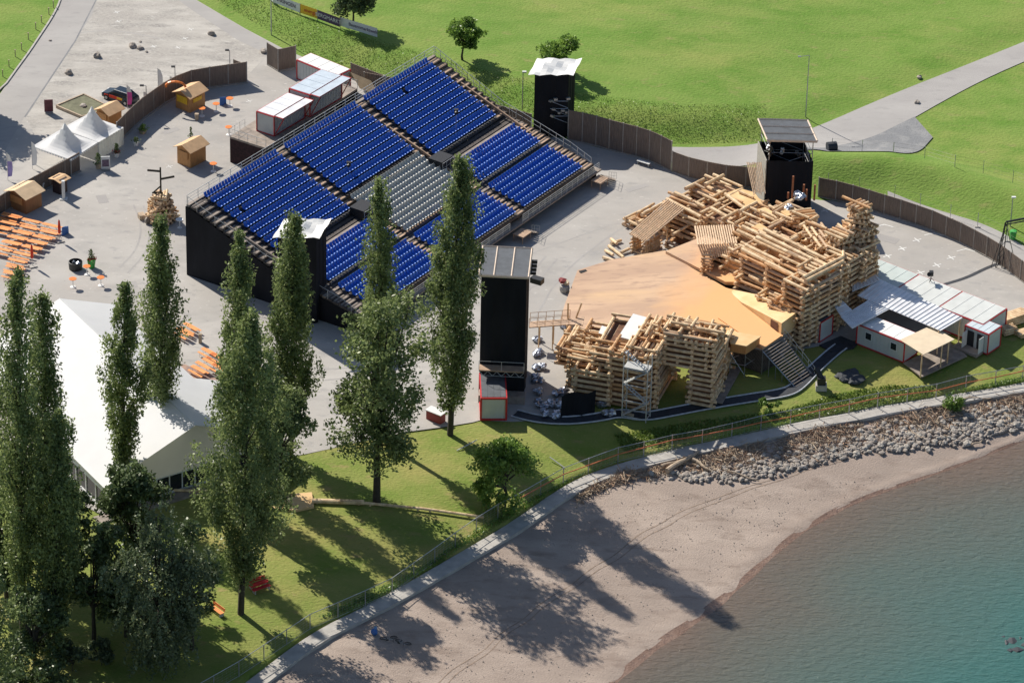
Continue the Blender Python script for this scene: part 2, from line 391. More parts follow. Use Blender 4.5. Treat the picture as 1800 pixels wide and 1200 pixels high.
def ribbon(name, A, B, m, off=.05, nc=9, step=.8):
    """sheet on the ground between two outlines"""
    A = smoothline(A); B = smoothline(B)
    n = max(2, int(max(np.linalg.norm(np.diff(A, axis=0), axis=1).sum(), 1)/step))
    def rs(P):
        d = np.r_[0, np.cumsum(np.linalg.norm(np.diff(P, axis=0), axis=1))]; t = np.linspace(0, d[-1], n)
        return np.stack([np.interp(t, d, P[:, 0]), np.interp(t, d, P[:, 1])], 1)
    A = rs(A); B = rs(B); t = np.linspace(0, 1, nc)[:, None]
    X = A[None, :, 0]*(1-t)+B[None, :, 0]*t; Y = A[None, :, 1]*(1-t)+B[None, :, 1]*t
    Z = H(X.ravel(), Y.ravel()).reshape(X.shape)+off
    return gridmesh(name, X, Y, Z, m)

# ================================================================ SETTING
# one ground sheet reaching the horizon
gx = np.r_[np.linspace(-1500, -90, 30)[:-1], np.arange(-90, 90, .75), np.linspace(90, 1500, 30)]
gy = np.r_[np.linspace(-900, -100, 14)[:-1], np.arange(-100, 125, .75), np.linspace(125, 2500, 40)]
X, Y = np.meshgrid(gx, gy)
gridmesh('ground', X, Y, H(X.ravel(), Y.ravel()).reshape(X.shape), M_grass)

PLAZA_PX = [(-400,420),(-300,300),(0,165),(30,122),(50,95),(68,68),(92,32),(108,0),(116,-60),(120,-140),(150,-300),(330,-200),(345,0),(430,50),(500,87),(560,112),(680,150),(870,205),(935,232),(1000,246),(1077,266),(1133,280),(1180,302),(1260,325),(1340,335),(1438,347),(1497,360),(1585,387),(1637,405),(1687,427),(1750,461),(1800,498),(1900,560),(2050,660),(1960,640),(1800,562),(1740,577),(1650,590),(1480,600),(1420,612),(1290,622),(1180,645),(1080,690),(1040,712),(960,738),(900,741),(845,738),(830,742),(780,750),(720,758),(650,772),(600,784),(540,797),(440,815),(300,860),(180,905),(-40,790),(-300,640)]
b_ = MB_(); b_.quad([(*U(x, y)[:2], 0.0) for x, y in PLAZA_PX]); o = b_.build('plaza', M_asph); tag(o, kind='structure')
M_yard = multi_noise('yard_gravel', [((.38,.355,.33),0,0), ((.50,.475,.44),.44,.60), ((.29,.275,.26),.50,.66), ((.55,.53,.50),.58,.68), ((.25,.24,.23),.60,.70), ((.46,.44,.40),.5,.6)], [.10,.22,.6,.9,2.6], bump=.35, bscale=5, stretch=(1,2.6,1,-.35))
b_ = MB_(); b_.quad([(*U(x, y)[:2], .004) for x, y in [(170,-20),(340,-18),(345,4),(430,54),(496,88),(470,97),(438,130),(330,158),(297,172),(245,205),(215,214),(150,240),(60,235),(46,207),(134,72)]]); tag(b_.build('gravel_yard', M_yard), kind='structure')
# the darker carriageway at the left and its joint
b_ = MB_(); b_.quad([(*U(x, y)[:2], .006) for x, y in [(-300,300),(0,168),(30,125),(68,71),(92,35),(108,3),(118,-60),(122,-140),(190,-140),(163,25),(130,75),(42,207),(-80,420),(-400,520)]]); tag(b_.build('road', M_asph2), kind='structure')
b_ = MB_(); b_.quad([(*U(x, y)[:2], .010) for x, y in [(168,0),(170,1),(134,72),(45,206),(42,206),(131,72)]]); tag(b_.build('road_joint', M_gravel), kind='structure')
b_ = MB_(); b_.quad([(*U(x, y)[:2], .006) for x, y in [(330,-30),(345,2),(430,52),(500,89),(520,97),(470,95),(420,72),(340,20),(300,-10)]]); tag(b_.build('service_lane', M_asph2), kind='structure')
ribbon('meadow_road', W2([(1100,247),(1180,256),(1340,253),(1430,222),(1560,165),(1700,110),(1800,70),(1960,5)], .3),
       W2([(1100,262),(1200,286),(1380,292),(1450,286),(1560,230),(1700,150),(1800,104),(1960,40)], .3), M_asph2, .07)
ribbon('gravel_bay', W2([(1400,272),(1470,255),(1535,238),(1580,215),(1608,202)], .3), W2([(1400,290),(1470,281),(1545,282),(1612,270),(1640,238)], .3), M_gravel, .12, step=.5)
ribbon('fence_path', W2([(1560,340),(1640,368),(1740,398),(1800,432),(1900,500)], 0), W2([(1560,350),(1640,386),(1740,434),(1800,476),(1900,545)], 0), M_asph2, .06)
# faint tyre arcs and board lines on the plaza
def strip(pts, wd, z, m, name):
    P = smoothline(W2(pts)); q = MB_()
    for a, c in zip(P[:-1], P[1:]):
        d = c-a; d /= np.linalg.norm(d); nn = np.array([-d[1], d[0]])*wd/2
        q.quad([(*(a-nn), z), (*(c-nn), z), (*(c+nn), z), (*(a+nn), z)])
    return tag(q.build(name, m), kind='structure')
strip([(930,447),(1010,418),(1100,385),(1230,335)], .12, .007, M_asph2, 'asphalt_seam')
strip([(1000,500),(1060,470),(1180,395)], .10, .007, M_asph2, 'asphalt_seam')
strip([(860,470),(1000,372),(1060,335)], .10, .007, M_asph2, 'asphalt_seam')
strip([(1660,500),(1700,488),(1730,473),(1752,464)], .5, .012, M_tarp, 'cable_mat')
for pts_ in ([(210,470),(240,440),(250,400),(235,360)], [(224,480),(256,446),(266,402),(252,362)], [(560,650),(700,640),(860,560),(960,450)], [(570,668),(705,655),(872,572),(980,455)], [(120,60),(200,52),(290,70)], [(940,560),(985,480),(1090,400),(1180,350)]): strip(pts_, .22, .008, M_asph2, 'tyre_mark')
for (x, y, w_, h_, rz_) in ((930,500,1.6,1.1,.4), (700,700,2.4,1.3,.9), (230,500,1.4,1.4,.2), (300,230,2.2,.9,.7), (590,720,1.2,2.2,.5), (1560,420,2.6,1.4,-.5), (1490,400,1.3,1.3,.2), (180,350,1.2,2.0,.3), (1120,330,3.0,.8,.6)):
    P = U(x, y, 0); q = MB_(); q.box((P[0], P[1], .003), (w_, h_, .012), rz=rz_); tag(q.build('asphalt_patch', M_asph2), kind='structure')
# kerb stones of the road at the top left
P = smoothline(W2([(-160,265),(0,163),(30,121),(50,94),(68,67),(92,31),(108,-1),(116,-60),(120,-140)]))
q = MB_()
for a, c in zip(P[:-1], P[1:]): q.box((*(a+c)/2, .06), (np.linalg.norm(c-a), .22, .16), rz=ang(a, c))
tag(q.build('kerb', M_conc), kind='structure')
# sea wall walk
KS = smoothline(KERB, 2)
def offs(P, d):
    T = np.gradient(P, axis=0); T /= np.linalg.norm(T, axis=1)[:, None]
    return P+np.stack([-T[:, 1], T[:, 0]], 1)*d
KO = offs(KS, -1.75)
q = MB_()
for i in range(len(KS)-1):
    q.quad([(*KS[i], ZK), (*KO[i], ZK), (*KO[i+1], ZK), (*KS[i+1], ZK)])
    q.quad([(*KO[i], ZK), (*KO[i], ZK-2), (*KO[i+1], ZK-2), (*KO[i+1], ZK)])
    q.quad([(*KS[i+1], ZK), (*KS[i+1], ZK-.8), (*KS[i], ZK-.8), (*KS[i], ZK)])
tag(q.build('shore_path', M_conc), kind='structure')
# beach and water
ZW = -2.4
SH_PX = [(700,1560),(1000,1290),(1085,1200),(1130,1160),(1190,1118),(1250,1078),(1300,1035),(1350,988),(1400,942),(1500,885),(1600,850),(1700,815),(1800,775),(1950,715),(2150,640)]
SHORE = smoothline(W2(SH_PX, ZW), 2)
n = 260
def rs(P, n):
    d = np.r_[0, np.cumsum(np.linalg.norm(np.diff(P, axis=0), axis=1))]; t = np.linspace(0, d[-1], n)
    return np.stack([np.interp(t, d, P[:, 0]), np.interp(t, d, P[:, 1])], 1)
A = rs(offs(KS, -1.7), n); B = rs(SHORE, n); Tn = np.linspace(0, 2.4, 60)[:, None]
X = A[None, :, 0]*(1-Tn)+B[None, :, 0]*Tn; Y = A[None, :, 1]*(1-Tn)+B[None, :, 1]*Tn
Zb = -.95+(ZW+.95)*np.clip(Tn, 0, 1)**1.2-(np.clip(Tn, 1, 9)-1)*5+0*X
Zb = Zb+.05*np.sin(X*.9+Y*.5)*np.sin(Y*.7-X*.3)*np.where(Tn < .9, 1, .2)+.12*np.exp(-((Tn-.93)/.03)**2)
gridmesh('beach', X, Y, Zb, M_beach)
M_wet = multi_noise('wet_gravel', [((.21,.135,.10),0,0), ((.28,.19,.145),.45,.65), ((.15,.10,.08),.5,.7)], [.4,2.], rough=.35, bump=.4, bscale=5)
Tw = np.linspace(0, 1, 8)[:, None]; st0 = .962+.006*np.sin(np.arange(n)*.11)+.003*np.sin(np.arange(n)*.43+2)
Tw = st0[None, :]+(1.03-st0[None, :])*Tw; Xw = A[None, :, 0]*(1-Tw)+B[None, :, 0]*Tw; Yw = A[None, :, 1]*(1-Tw)+B[None, :, 1]*Tw
Zw = -.95+(ZW+.95)*np.clip(Tw, 0, 1)**1.2-(np.clip(Tw, 1, 9)-1)*5+.12*np.exp(-((Tw-.93)/.03)**2)+.012+.015*np.sin(Xw*.9+Yw*.5)
gridmesh('wet_shoreline', Xw, Yw, Zw, M_wet)
wx = np.r_[np.linspace(-300, -60, 10)[:-1], np.arange(-60, 90, 1.), np.linspace(90, 600, 12)]
wy = np.r_[np.linspace(-900, -90, 12)[:-1], np.arange(-90, 10, 1.), np.linspace(10, 60, 6)]
X, Y = np.meshgrid(wx, wy)
SP = np.vstack([SHORE, [[400, SHORE[-1][1]+10], [400, -900], [-300, -900], [-300, SHORE[0][1]]]])
dp = dist_poly(X, Y, SHORE)*np.where(inside(X, Y, SP), 1, -1)
m = bpy.data.materials.new('lake_water'); m.use_nodes = True; nn = m.node_tree.nodes; l = m.node_tree.links
b = nn['Principled BSDF']; b.inputs['Roughness'].default_value = .12; b.inputs['IOR'].default_value = 1.33
at = nn.new('ShaderNodeAttribute'); at.attribute_name = 'depth'
tc = nn.new('ShaderNodeTexCoord'); no = nn.new('ShaderNodeTexNoise'); no.inputs['Scale'].default_value = .06; no.inputs['Detail'].default_value = 4
l.new(tc.outputs['Object'], no.inputs['Vector'])
ma = nn.new('ShaderNodeMath'); ma.operation = 'MULTIPLY_ADD'; ma.inputs[1].default_value = 14; l.new(no.outputs['Fac'], ma.inputs[0]); l.new(at.outputs['Fac'], ma.inputs[2])
mr = nn.new('ShaderNodeMapRange'); mr.inputs['From Min'].default_value = 6; mr.inputs['From Max'].default_value = 50; l.new(ma.outputs[0], mr.inputs['Value'])
cr = nn.new('ShaderNodeValToRGB'); l.new(mr.outputs[0], cr.inputs[0]); e = cr.color_ramp.elements
e[0].position = 0; e[0].color = (.155,.115,.09,1); e[1].position = 1; e[1].color = (.022,.125,.118,1)
for p_, c_ in ((.10,(.125,.112,.092,1)),(.28,(.098,.122,.105,1)),(.62,(.055,.135,.122,1))): k = e.new(p_); k.color = c_
l.new(cr.outputs[0], b.inputs['Base Color'])
mp = nn.new('ShaderNodeMapping'); mp.inputs['Rotation'].default_value = (0, 0, .5); mp.inputs['Scale'].default_value = (1, 2.2, 1); l.new(tc.outputs['Object'], mp.inputs[0])
n1 = nn.new('ShaderNodeTexNoise'); n1.inputs['Scale'].default_value = .9; n1.inputs['Detail'].default_value = 4; n1.inputs['Distortion'].default_value = .6; l.new(mp.outputs[0], n1.inputs['Vector'])
bp = nn.new('ShaderNodeBump'); bp.inputs['Strength'].default_value = .6; bp.inputs['Distance'].default_value = .35; l.new(n1.outputs['Fac'], bp.inputs['Height']); l.new(bp.outputs[0], b.inputs['Normal'])
MATS['lake_water'] = m
gridmesh('water', X, Y, np.full(X.shape, ZW), m, attr=dp)
q = MB_(); c = U(1785, 1130, ZW)
for i in range(9): q.blob((c[0]+rnd.uniform(-1.2, 3.), c[1]+rnd.uniform(-1.5, 1.5), ZW-.14), rnd.uniform(.4, .8), i, jit=.3, flat=.4)
tag(q.build('shoal_rocks', M_tarp), kind='structure')

# ================================================================ GRANDSTAND
BL, BR = U(333,358,9)[:2], U(747,107,9)[:2]; FL, FR = U(655,573,1.3)[:2], U(1036,312,1.3)[:2]
BZ = [-.2,0,.015,.42,.45,.555,.7,.74,.945,.96,1.2]; ZZ = [8.9,8.9,8.75,4.85,4.55,4.2,3.35,3.05,2.05,1.3,1.3]
def st(a, b, z=None, dz=0.):
    P = (BL*(1-a)+BR*a)*(1-b)+(FL*(1-a)+FR*a)*b
    return np.array([P[0], P[1], (np.interp(b, BZ, ZZ) if z is None else z)+dz])
SROT = ang(BL, BR)
gs = thing('grandstand', 'large grandstand with rows of blue seats, grey middle block and black cloth sides', 'grandstand', (*st(0,0)[:2], 0))
rows = [(.012+.0368*k, 'up') for k in range(12)]+[(.55+.0335*k, 'mid') for k in range(5)]+[(.752+.0372*k, 'low') for k in range(6)]
deck = MB_()
def tread(b0, b1, z, mt=0, a0=-.005, a1=1.045, th=None):
    P = [st(a0, b0, z), st(a1, b0, z), st(a1, b1, z), st(a0, b1, z)]
    deck.prism(P, th or .34, mt)
for b0, k in rows:
    z = np.interp(b0, BZ, ZZ); tread(b0-.004, b0+(.0368 if k != 'mid' else .0335)-.0045, z)
for i, b0 in enumerate((.452,.478,.504,.530)): tread(b0, b0+.022, 4.5-.09*i, 1 if i in (2, 3) else 0)
for i, b0 in enumerate((.715,.735)): tread(b0, b0+.018, 3.25-.1*i, 1 if i else 0)
for b0 in (.39,.425): tread(b0, b0+.03, 4.9-(b0-.39)*9-.02, 0, .372, .684)
deck.prism([st(-.01,.957,1.3), st(1.06,.957,1.3), st(1.06,1.,1.3), st(-.01,1.,1.3)], .18, 1)
deck.prism([st(-.005,-.01,8.95), st(1.045,-.01,8.95), st(1.045,.006,8.95), st(-.005,.006,8.95)], .3, 1)
deck.build('deck', [M_deck, M_deckl], gs)
def aisle(a0, a1, bs, m_=M_step):
    q = MB_(); am = (a0+a1)/2; q.prism([st(am-.002,bs[0],None,-.08), st(am+.002,bs[0],None,-.08), st(am+.002,bs[-1]+.02,None,-.08), st(am-.002,bs[-1]+.02,None,-.08)], .3)
    for b0 in bs:
        z = np.interp(b0, BZ, ZZ)+.015
        for j in range(2):
            bb = b0+j*.0184
            if j == 0: q.prism([st(a0,bb-.002,z+.01), st(a1,bb-.002,z+.01), st(a1,bb+.009,z+.01), st(a0,bb+.009,z+.01)], .12)
            else: q.prism([st(a0,bb,z-.0), st(a1,bb,z-.0), st(a1,bb+.010,z-.0), st(a0,bb+.010,z-.0)], .12)
    q.build('stairway', m_, gs)
ub = [r[0] for r in rows if r[1] == 'up']; mb = [r[0] for r in rows if r[1] == 'mid']; lb = [r[0] for r in rows if r[1] == 'low']
for a0, a1, bs in ((.0,.04,ub+mb+lb), (.347,.373,ub), (.682,.711,ub+mb), (1.002,1.04,ub+mb+lb), (.35,.372,mb+lb), (.684,.708,lb)): aisle(a0, a1, bs, M_step if a0 > .3 and a1 < .9 else M_deckl if a0 < .1 else M_step)
# seats
def seat_into(q, P, m_=0):
    cs, sn = math.cos(SROT), math.sin(SROT); ax = [(cs, sn, 0), (-sn, cs, 0), (0, 0, 1)]
    back = np.array([-sn, cs, 0]); P = np.array(P)
    q.box(P+back*.02+[0, 0, .40], (.43, .40, .05), m_, ax=ax)
    t = [(cs, sn, 0), tuple(np.array([-sn, cs, 0])*.35+np.array([0, 0, .94])), tuple(np.array([-sn, cs, 0])*.94-np.array([0, 0, .35]))]
    q.box(P+back*.26+[0, 0, .62], (.43, .40, .045), m_, ax=t)
    hn = np.array([-.36, -.18, .915]); hx = np.cross([0, 1., .2], hn); hx /= np.linalg.norm(hx); hy = np.cross(hn, hx)
    q.box(P-back*.17+[0, 0, .43], (.21, .10, .04), m_, ax=(hx, hy, hn))  # lip angled between sun and camera, shaped to catch a bright glint
    q.box(P+back*.05+[0, 0, .2], (.08, .25, .38), 2, ax=ax)
SL = 43.4; seatpos = []
def block(a0, a1, bs, mi):
    n = int((a1-a0)*SL/.5)
    for b0 in bs:
        for i in range(n):
            if rnd.random() < .0006: continue
            a = a0+(i+.5)*(a1-a0)/n; seatpos.append((st(a, b0+.014, np.interp(b0, BZ, ZZ)), mi, b0, a))
block(.046,.343,ub,0); block(.376,.680,ub[:10],0); block(.715,.999,ub,0)
gb = [.392,.425]+[.455+.0335*k for k in range(8)]
block(.376,.680,gb,1)
block(.046,.343,mb,0); block(.746,.999,mb,0); block(.715,.745,mb[1:],0)
block(.046,.343,lb,0); block(.376,.680,lb,0); block(.715,.999,lb,0)
for b0 in gb[2:]: pass
seatpos.sort(key=lambda s_: -s_[2])
near = [s_ for s_ in seatpos if s_[2] > .75 and s_[3] > .715][:100]; ids = set(id(s_) for s_ in near)
q = MB_(); seat_into(q, (0, 0, 0)); proto = q.build('seat', [M_blue, M_grey, M_blk]); first = True
for s_ in near:
    o = proto if first else proto.copy()
    if not first: COL.objects.link(o)
    first = False; o.parent = gs; o.location = tuple(s_[0]-np.array([*st(0,0)[:2], 0]))
q = MB_()
for s_ in seatpos:
    if id(s_) in ids: continue
    seat_into(q, s_[0], s_[1])
tag(q.build('seat_rows', [M_blue, M_grey, M_blk], gs), kind='stuff', label='the other blue and grey seats of the stand, in long rows')
# grey-block treads
q = MB_()
for b0 in gb[2:]:
    z = np.interp(b0, BZ, ZZ)-.01; q.prism([st(.375,b0-.004,z+.03), st(.68,b0-.004,z+.03), st(.68,b0+.029,z+.03), st(.375,b0+.029,z+.03)], .3)
q.build('middle_deck', mat('middle_deck_boards', (.16,.10,.085), .8, .3, 2), gs)
# black side cloths
for a, bs in ((-.008, np.linspace(-.01, .985, 24)), (1.048, np.linspace(-.01, .985, 24))):
    q = MB_()
    for b0, b1 in zip(bs[:-1], bs[1:]):
        z0, z1 = np.interp(b0, BZ, ZZ)-.15, np.interp(b1, BZ, ZZ)-.15
        q.quad([st(a,b0,z0), st(a,b1,z1), st(a,b1,.0), st(a,b0,.0)])
    q.build('side_cloth', M_black, gs)
q = MB_()
q.quad([st(-.008,-.012,8.7), st(1.048,-.012,8.7), st(1.048,-.012,0), st(-.008,-.012,0)]); q.build('back_cloth', M_black, gs)
q = MB_(); q.quad([st(-.008,.955,1.25), st(1.048,.955,1.25), st(1.048,.955,0), st(-.008,.955,0)]); q.build('front_cloth', M_black, gs)
# railings
def rail(q, A, B, h=1.1, n=6, r=.03, mids=1, mi=0):
    A = np.array(A); B = np.array(B)
    q.cyl(A+[0, 0, h], B+[0, 0, h], r, n=5, mat=mi)
    for k in range(mids): q.cyl(A+[0, 0, h*(k+1)/(mids+1)], B+[0, 0, h*(k+1)/(mids+1)], r*.7, n=5, mat=mi)
    for k in range(n+1):
        P = A+(B-A)*k/n; q.cyl(P, P+[0, 0, h], r, n=5, mat=mi)
q = MB_(); rail(q, st(-.005,-.006,8.95), st(1.045,-.006,8.95), 1.15, 24, .035, 2); q.build('back_railing', M_steelw, gs)
q = MB_(); pb = [0,.1,.2,.31,.42,.54,.7,.83,.955]
for a in (1.046,):
    for b0, b1 in zip(pb[:-1], pb[1:]): rail(q, st(a,b0), st(a,b1), 1.15, 3, .035, 1)
q.build('side_railing', M_steelw, gs)
q = MB_()
for b0, b1 in zip(pb[:-1], pb[1:]): rail(q, st(-.006,b0), st(-.006,b1), 1.1, 2, .028, 0)
q.build('side_railing', M_steelw, gs)
q = MB_(); rail(q, st(0,.998,1.3), st(.30,.998,1.3), 1.05, 8, .03, 3); rail(q, st(.36,.998,1.3), st(.62,.998,1.3), 1.05, 8, .03, 3); rail(q, st(.68,.998,1.3), st(1.05,.998,1.3), 1.05, 14, .03, 3)
q.build('front_railing', M_steelw, gs)
q = MB_()
for a0, a1, b0 in ((.05,.34,.447), (.72,.99,.447), (.05,.34,.714), (.72,.99,.714), (.05,1.,.953)): rail(q, st(a0,b0), st(a1,b0), .55 if b0 < .9 else .35, 12, .02, 1)
q.build('aisle_railing', M_steelw, gs)
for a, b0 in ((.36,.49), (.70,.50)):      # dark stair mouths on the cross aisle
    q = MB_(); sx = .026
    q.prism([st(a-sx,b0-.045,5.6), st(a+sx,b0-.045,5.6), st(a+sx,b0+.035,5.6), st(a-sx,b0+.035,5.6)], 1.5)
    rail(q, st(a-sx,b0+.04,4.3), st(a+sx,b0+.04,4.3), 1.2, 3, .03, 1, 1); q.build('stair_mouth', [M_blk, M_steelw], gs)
q = MB_(); q.prism([st(.372,.70,3.5), st(.56,.70,3.5), st(.56,.712,3.5), st(.372,.712,3.5)], .3); q.build('camera_platform', M_step, gs)
# spotlights on thin masts standing in the rows
for a, b0, hh in ((.842,.40,3.0), (.455,.28,1.2)):
    P = st(a, b0); t = thing('spotlight_mast', 'thin mast with a black spotlight in the right hand upper rows' if a > .8 else 'small black spotlight on a post in the middle upper rows', 'spotlight', P)
    q = MB_(); q.cyl(P, P+[0, 0, hh], .035, n=6); q.build('mast', M_steel, t)
    q = MB_(); q.box(P+[0, 0, hh+.2], (.5, .4, .45)); q.cyl(P+[.0, -.2, hh+.2], P+[0, -.45, hh+.1], .16, .22, 8); q.build('lamp_head', M_blk, t)
# steps down from the front walkway
for i, (a, lab) in enumerate(((.655, 'pale timber landing with black steps at the middle of the grandstand front'), (1.03, 'timber landing with dark steps at the right end of the grandstand front'))):
    P = st(a, 1.0, 0); t = thing('access_steps', lab, 'steps', P, 'steps to the grandstand walkway')
    q = MB_(); q.prism([st(a-.028,1.006,.95), st(a+.012,1.006,.95), st(a+.012,1.066,.95), st(a-.028,1.066,.95)], .12)
    for bb in (1.01, 1.06):
        for aa in (a-.026, a+.01): q.cyl(st(aa,bb,.83), st(aa,bb,0), .04, n=5)
    q.build('landing', M_step, t)
    for k in range(4):
        q = MB_(); a2 = a+.014+k*.0085; q.prism([st(a2,1.008,.8-.2*k), st(a2+.008,1.008,.8-.2*k), st(a2+.008,1.066,.8-.2*k), st(a2,1.066,.8-.2*k)], .06); q.build('step', M_deckl, t)
    q = MB_(); rail(q, st(a+.012,1.066,.9), st(a+.05,1.066,.1), .9, 3, .02, 1); q.build('handrail', M_steel, t)
# small wooden rows marked by the front: dark wall under the walkway at the left end
q = MB_(); P = st(0, 1.0, 0)

# back platform with two containers
t = thing('bar_platform', 'raised timber platform behind the stand with black cloth below and thin rails', 'platform', U(404,238,3.4)*[1,1,0])
A0, A1 = U(404,240,3.4), U(566,136,3.4); d2 = (st(0,.3,0)-st(0,0,0)); d2 /= np.linalg.norm(d2)
W_ = 5.2
q = MB_(); q.prism([A0, A1, A1+d2*W_, A0+d2*W_], .25); q.build('deck', M_deckl, t)
q = MB_()
for a, c in ((A0, A1), (A0, A0+d2*W_), (A1, A1+d2*W_)): q.quad([a-[0,0,.25], c-[0,0,.25], [c[0],c[1],0], [a[0],a[1],0]])
q.build('cloth_skirt', mat('red_black_cloth', (.03,.012,.014), .9, .5, 3), t)
q = MB_(); rail(q, A0, A0+(A1-A0)*.16, 1.05, 3, .025, 1); rail(q, A0, A0+d2*W_, 1.05, 4, .03, 1); rail(q, A1, A1+d2*W_, 1.05, 4, .03, 1); rail(q, A1-(A1-A0)*.12, A1, 1.05, 3, .025, 1); q.build('railing', M_steelw, t)

def container(name, label, P0, ex, ey, hgt, roofm, fr=.09, group=None, z0=None, canopy=0, windows=(), loc=None, cat='container', doors=()):
    """P0 base corner, ex ey edge vectors"""
    P0 = np.array(P0, float); ex = np.array(ex, float); ey = np.array(ey, float); up = np.array([0, 0, 1.])
    t = thing(name, label, cat, P0 if loc is None else loc, group)
    Lx, Ly = np.linalg.norm(ex), np.linalg.norm(ey); ux, uy = ex/Lx, ey/Ly; ax = [ux, uy, up]
    c = P0+ex/2+ey/2
    q = MB_(); q.box(c+up*hgt/2, (Lx-.06, Ly-.06, hgt-.1), ax=ax)
    nrib = int(Lx/.5)
    for k in range(1, nrib):
        for s_ in (0, 1): q.box(P0+ux*(k*Lx/nrib)+ey*s_+uy*(.03 if s_ else -.0)*0+up*hgt/2+uy*(-.015 if s_ == 0 else .015)*-1, (.05, .03, hgt-.25), ax=ax)
    q.build('wall', M_wall, t)
    q = MB_()
    for zz in (fr/2, hgt-fr/2):
        for s_ in (0, 1):
            q.box(P0+ex/2+ey*s_+up*zz, (Lx+fr, fr, fr*1.4), ax=ax); q.box(P0+ey/2+ex*s_+up*zz, (fr*.98, Ly-fr, fr*1.4), ax=ax)
    for a in (0, 1):
        for b in (0, 1): q.box(P0+ex*a+ey*b+up*hgt/2, (fr*1.3, fr*1.3, hgt-fr*2.2), ax=ax)
    q.build('steel_frame', M_red, t)
    q = MB_(); q.box(c+up*(hgt+.035), (Lx-.14, Ly-.14, .07), ax=ax)
    for k in range(1, 4): q.box(P0+ex*k/4+ey/2+up*(hgt+.08), (.04, Ly-.2, .03), ax=ax)
    q.build('roof', roofm, t)
    for (fx, side) in windows:
        wq = MB_(); cc = P0+ex*fx+(ey if side else 0*ey)+up*1.55; nn = uy*(1 if side else -1)
        wq.box(cc+nn*.04, (.95, .05, 1.0), ax=ax); wo_ = wq.build('window', M_white, t)
        wq = MB_(); wq.box(cc+nn*.075, (.72, .03, .78), ax=ax); pn = wq.build("pane", M_glass, wo_)
    if canopy:
        q = MB_(); K = [P0+up*(hgt+.1)-uy*.02, P0+ex+up*(hgt+.1)-uy*.02, P0+ex-uy*canopy+up*(hgt+.1), P0-uy*canopy+up*(hgt+.1)]
        q.prism(K, .06, 1)
        for a, b in ((0,1),(1,2),(2,3),(3,0)): q.cyl(K[a], K[b], .07, n=4)
        for s_ in (.03, .97): q.cyl(P0+ex*s_+up*.3-uy*.05, P0+ex*s_-uy*canopy+up*(hgt+.02), .06, n=4)
        q.build('canopy', [M_red, roofm], t)
    return t
# container A and B on the platform: ex along the rows, ey away from the stand
e_r = (BR-BL)/np.linalg.norm(BR-BL); e_r = np.array([*e_r, 0]); e_b = -d2
PA = U(482,240,3.4); PB = U(545,206,3.4)
container('bar_container', 'white container with red frame and tilted canopy, left one on the bar platform', PA, e_r*6.0, e_b*2.5, 2.6, M_tin, canopy=1.3, group='containers on the bar platform')
container('bar_container', 'white container with red frame and pale blue roof, right one on the bar platform', PB+np.array([0,0,.0]), e_r*6.3, e_b*3.0, 2.95, mat('bluish_roof_sheet', (.50,.58,.66), .5, .1, 1), canopy=1.4, group='containers on the bar platform')
q0 = U(522,139,0); q1 = U(592,168,0); ex = (q1-q0); ex = ex/np.linalg.norm(ex)*6.6; ey = np.array([-ex[1], ex[0], 0])/np.linalg.norm(ex)*2.5
container('storage_container', 'white container with red frame and bright white roof standing on the ground behind the platform', q0, ex, ey, 2.6, M_roofw)

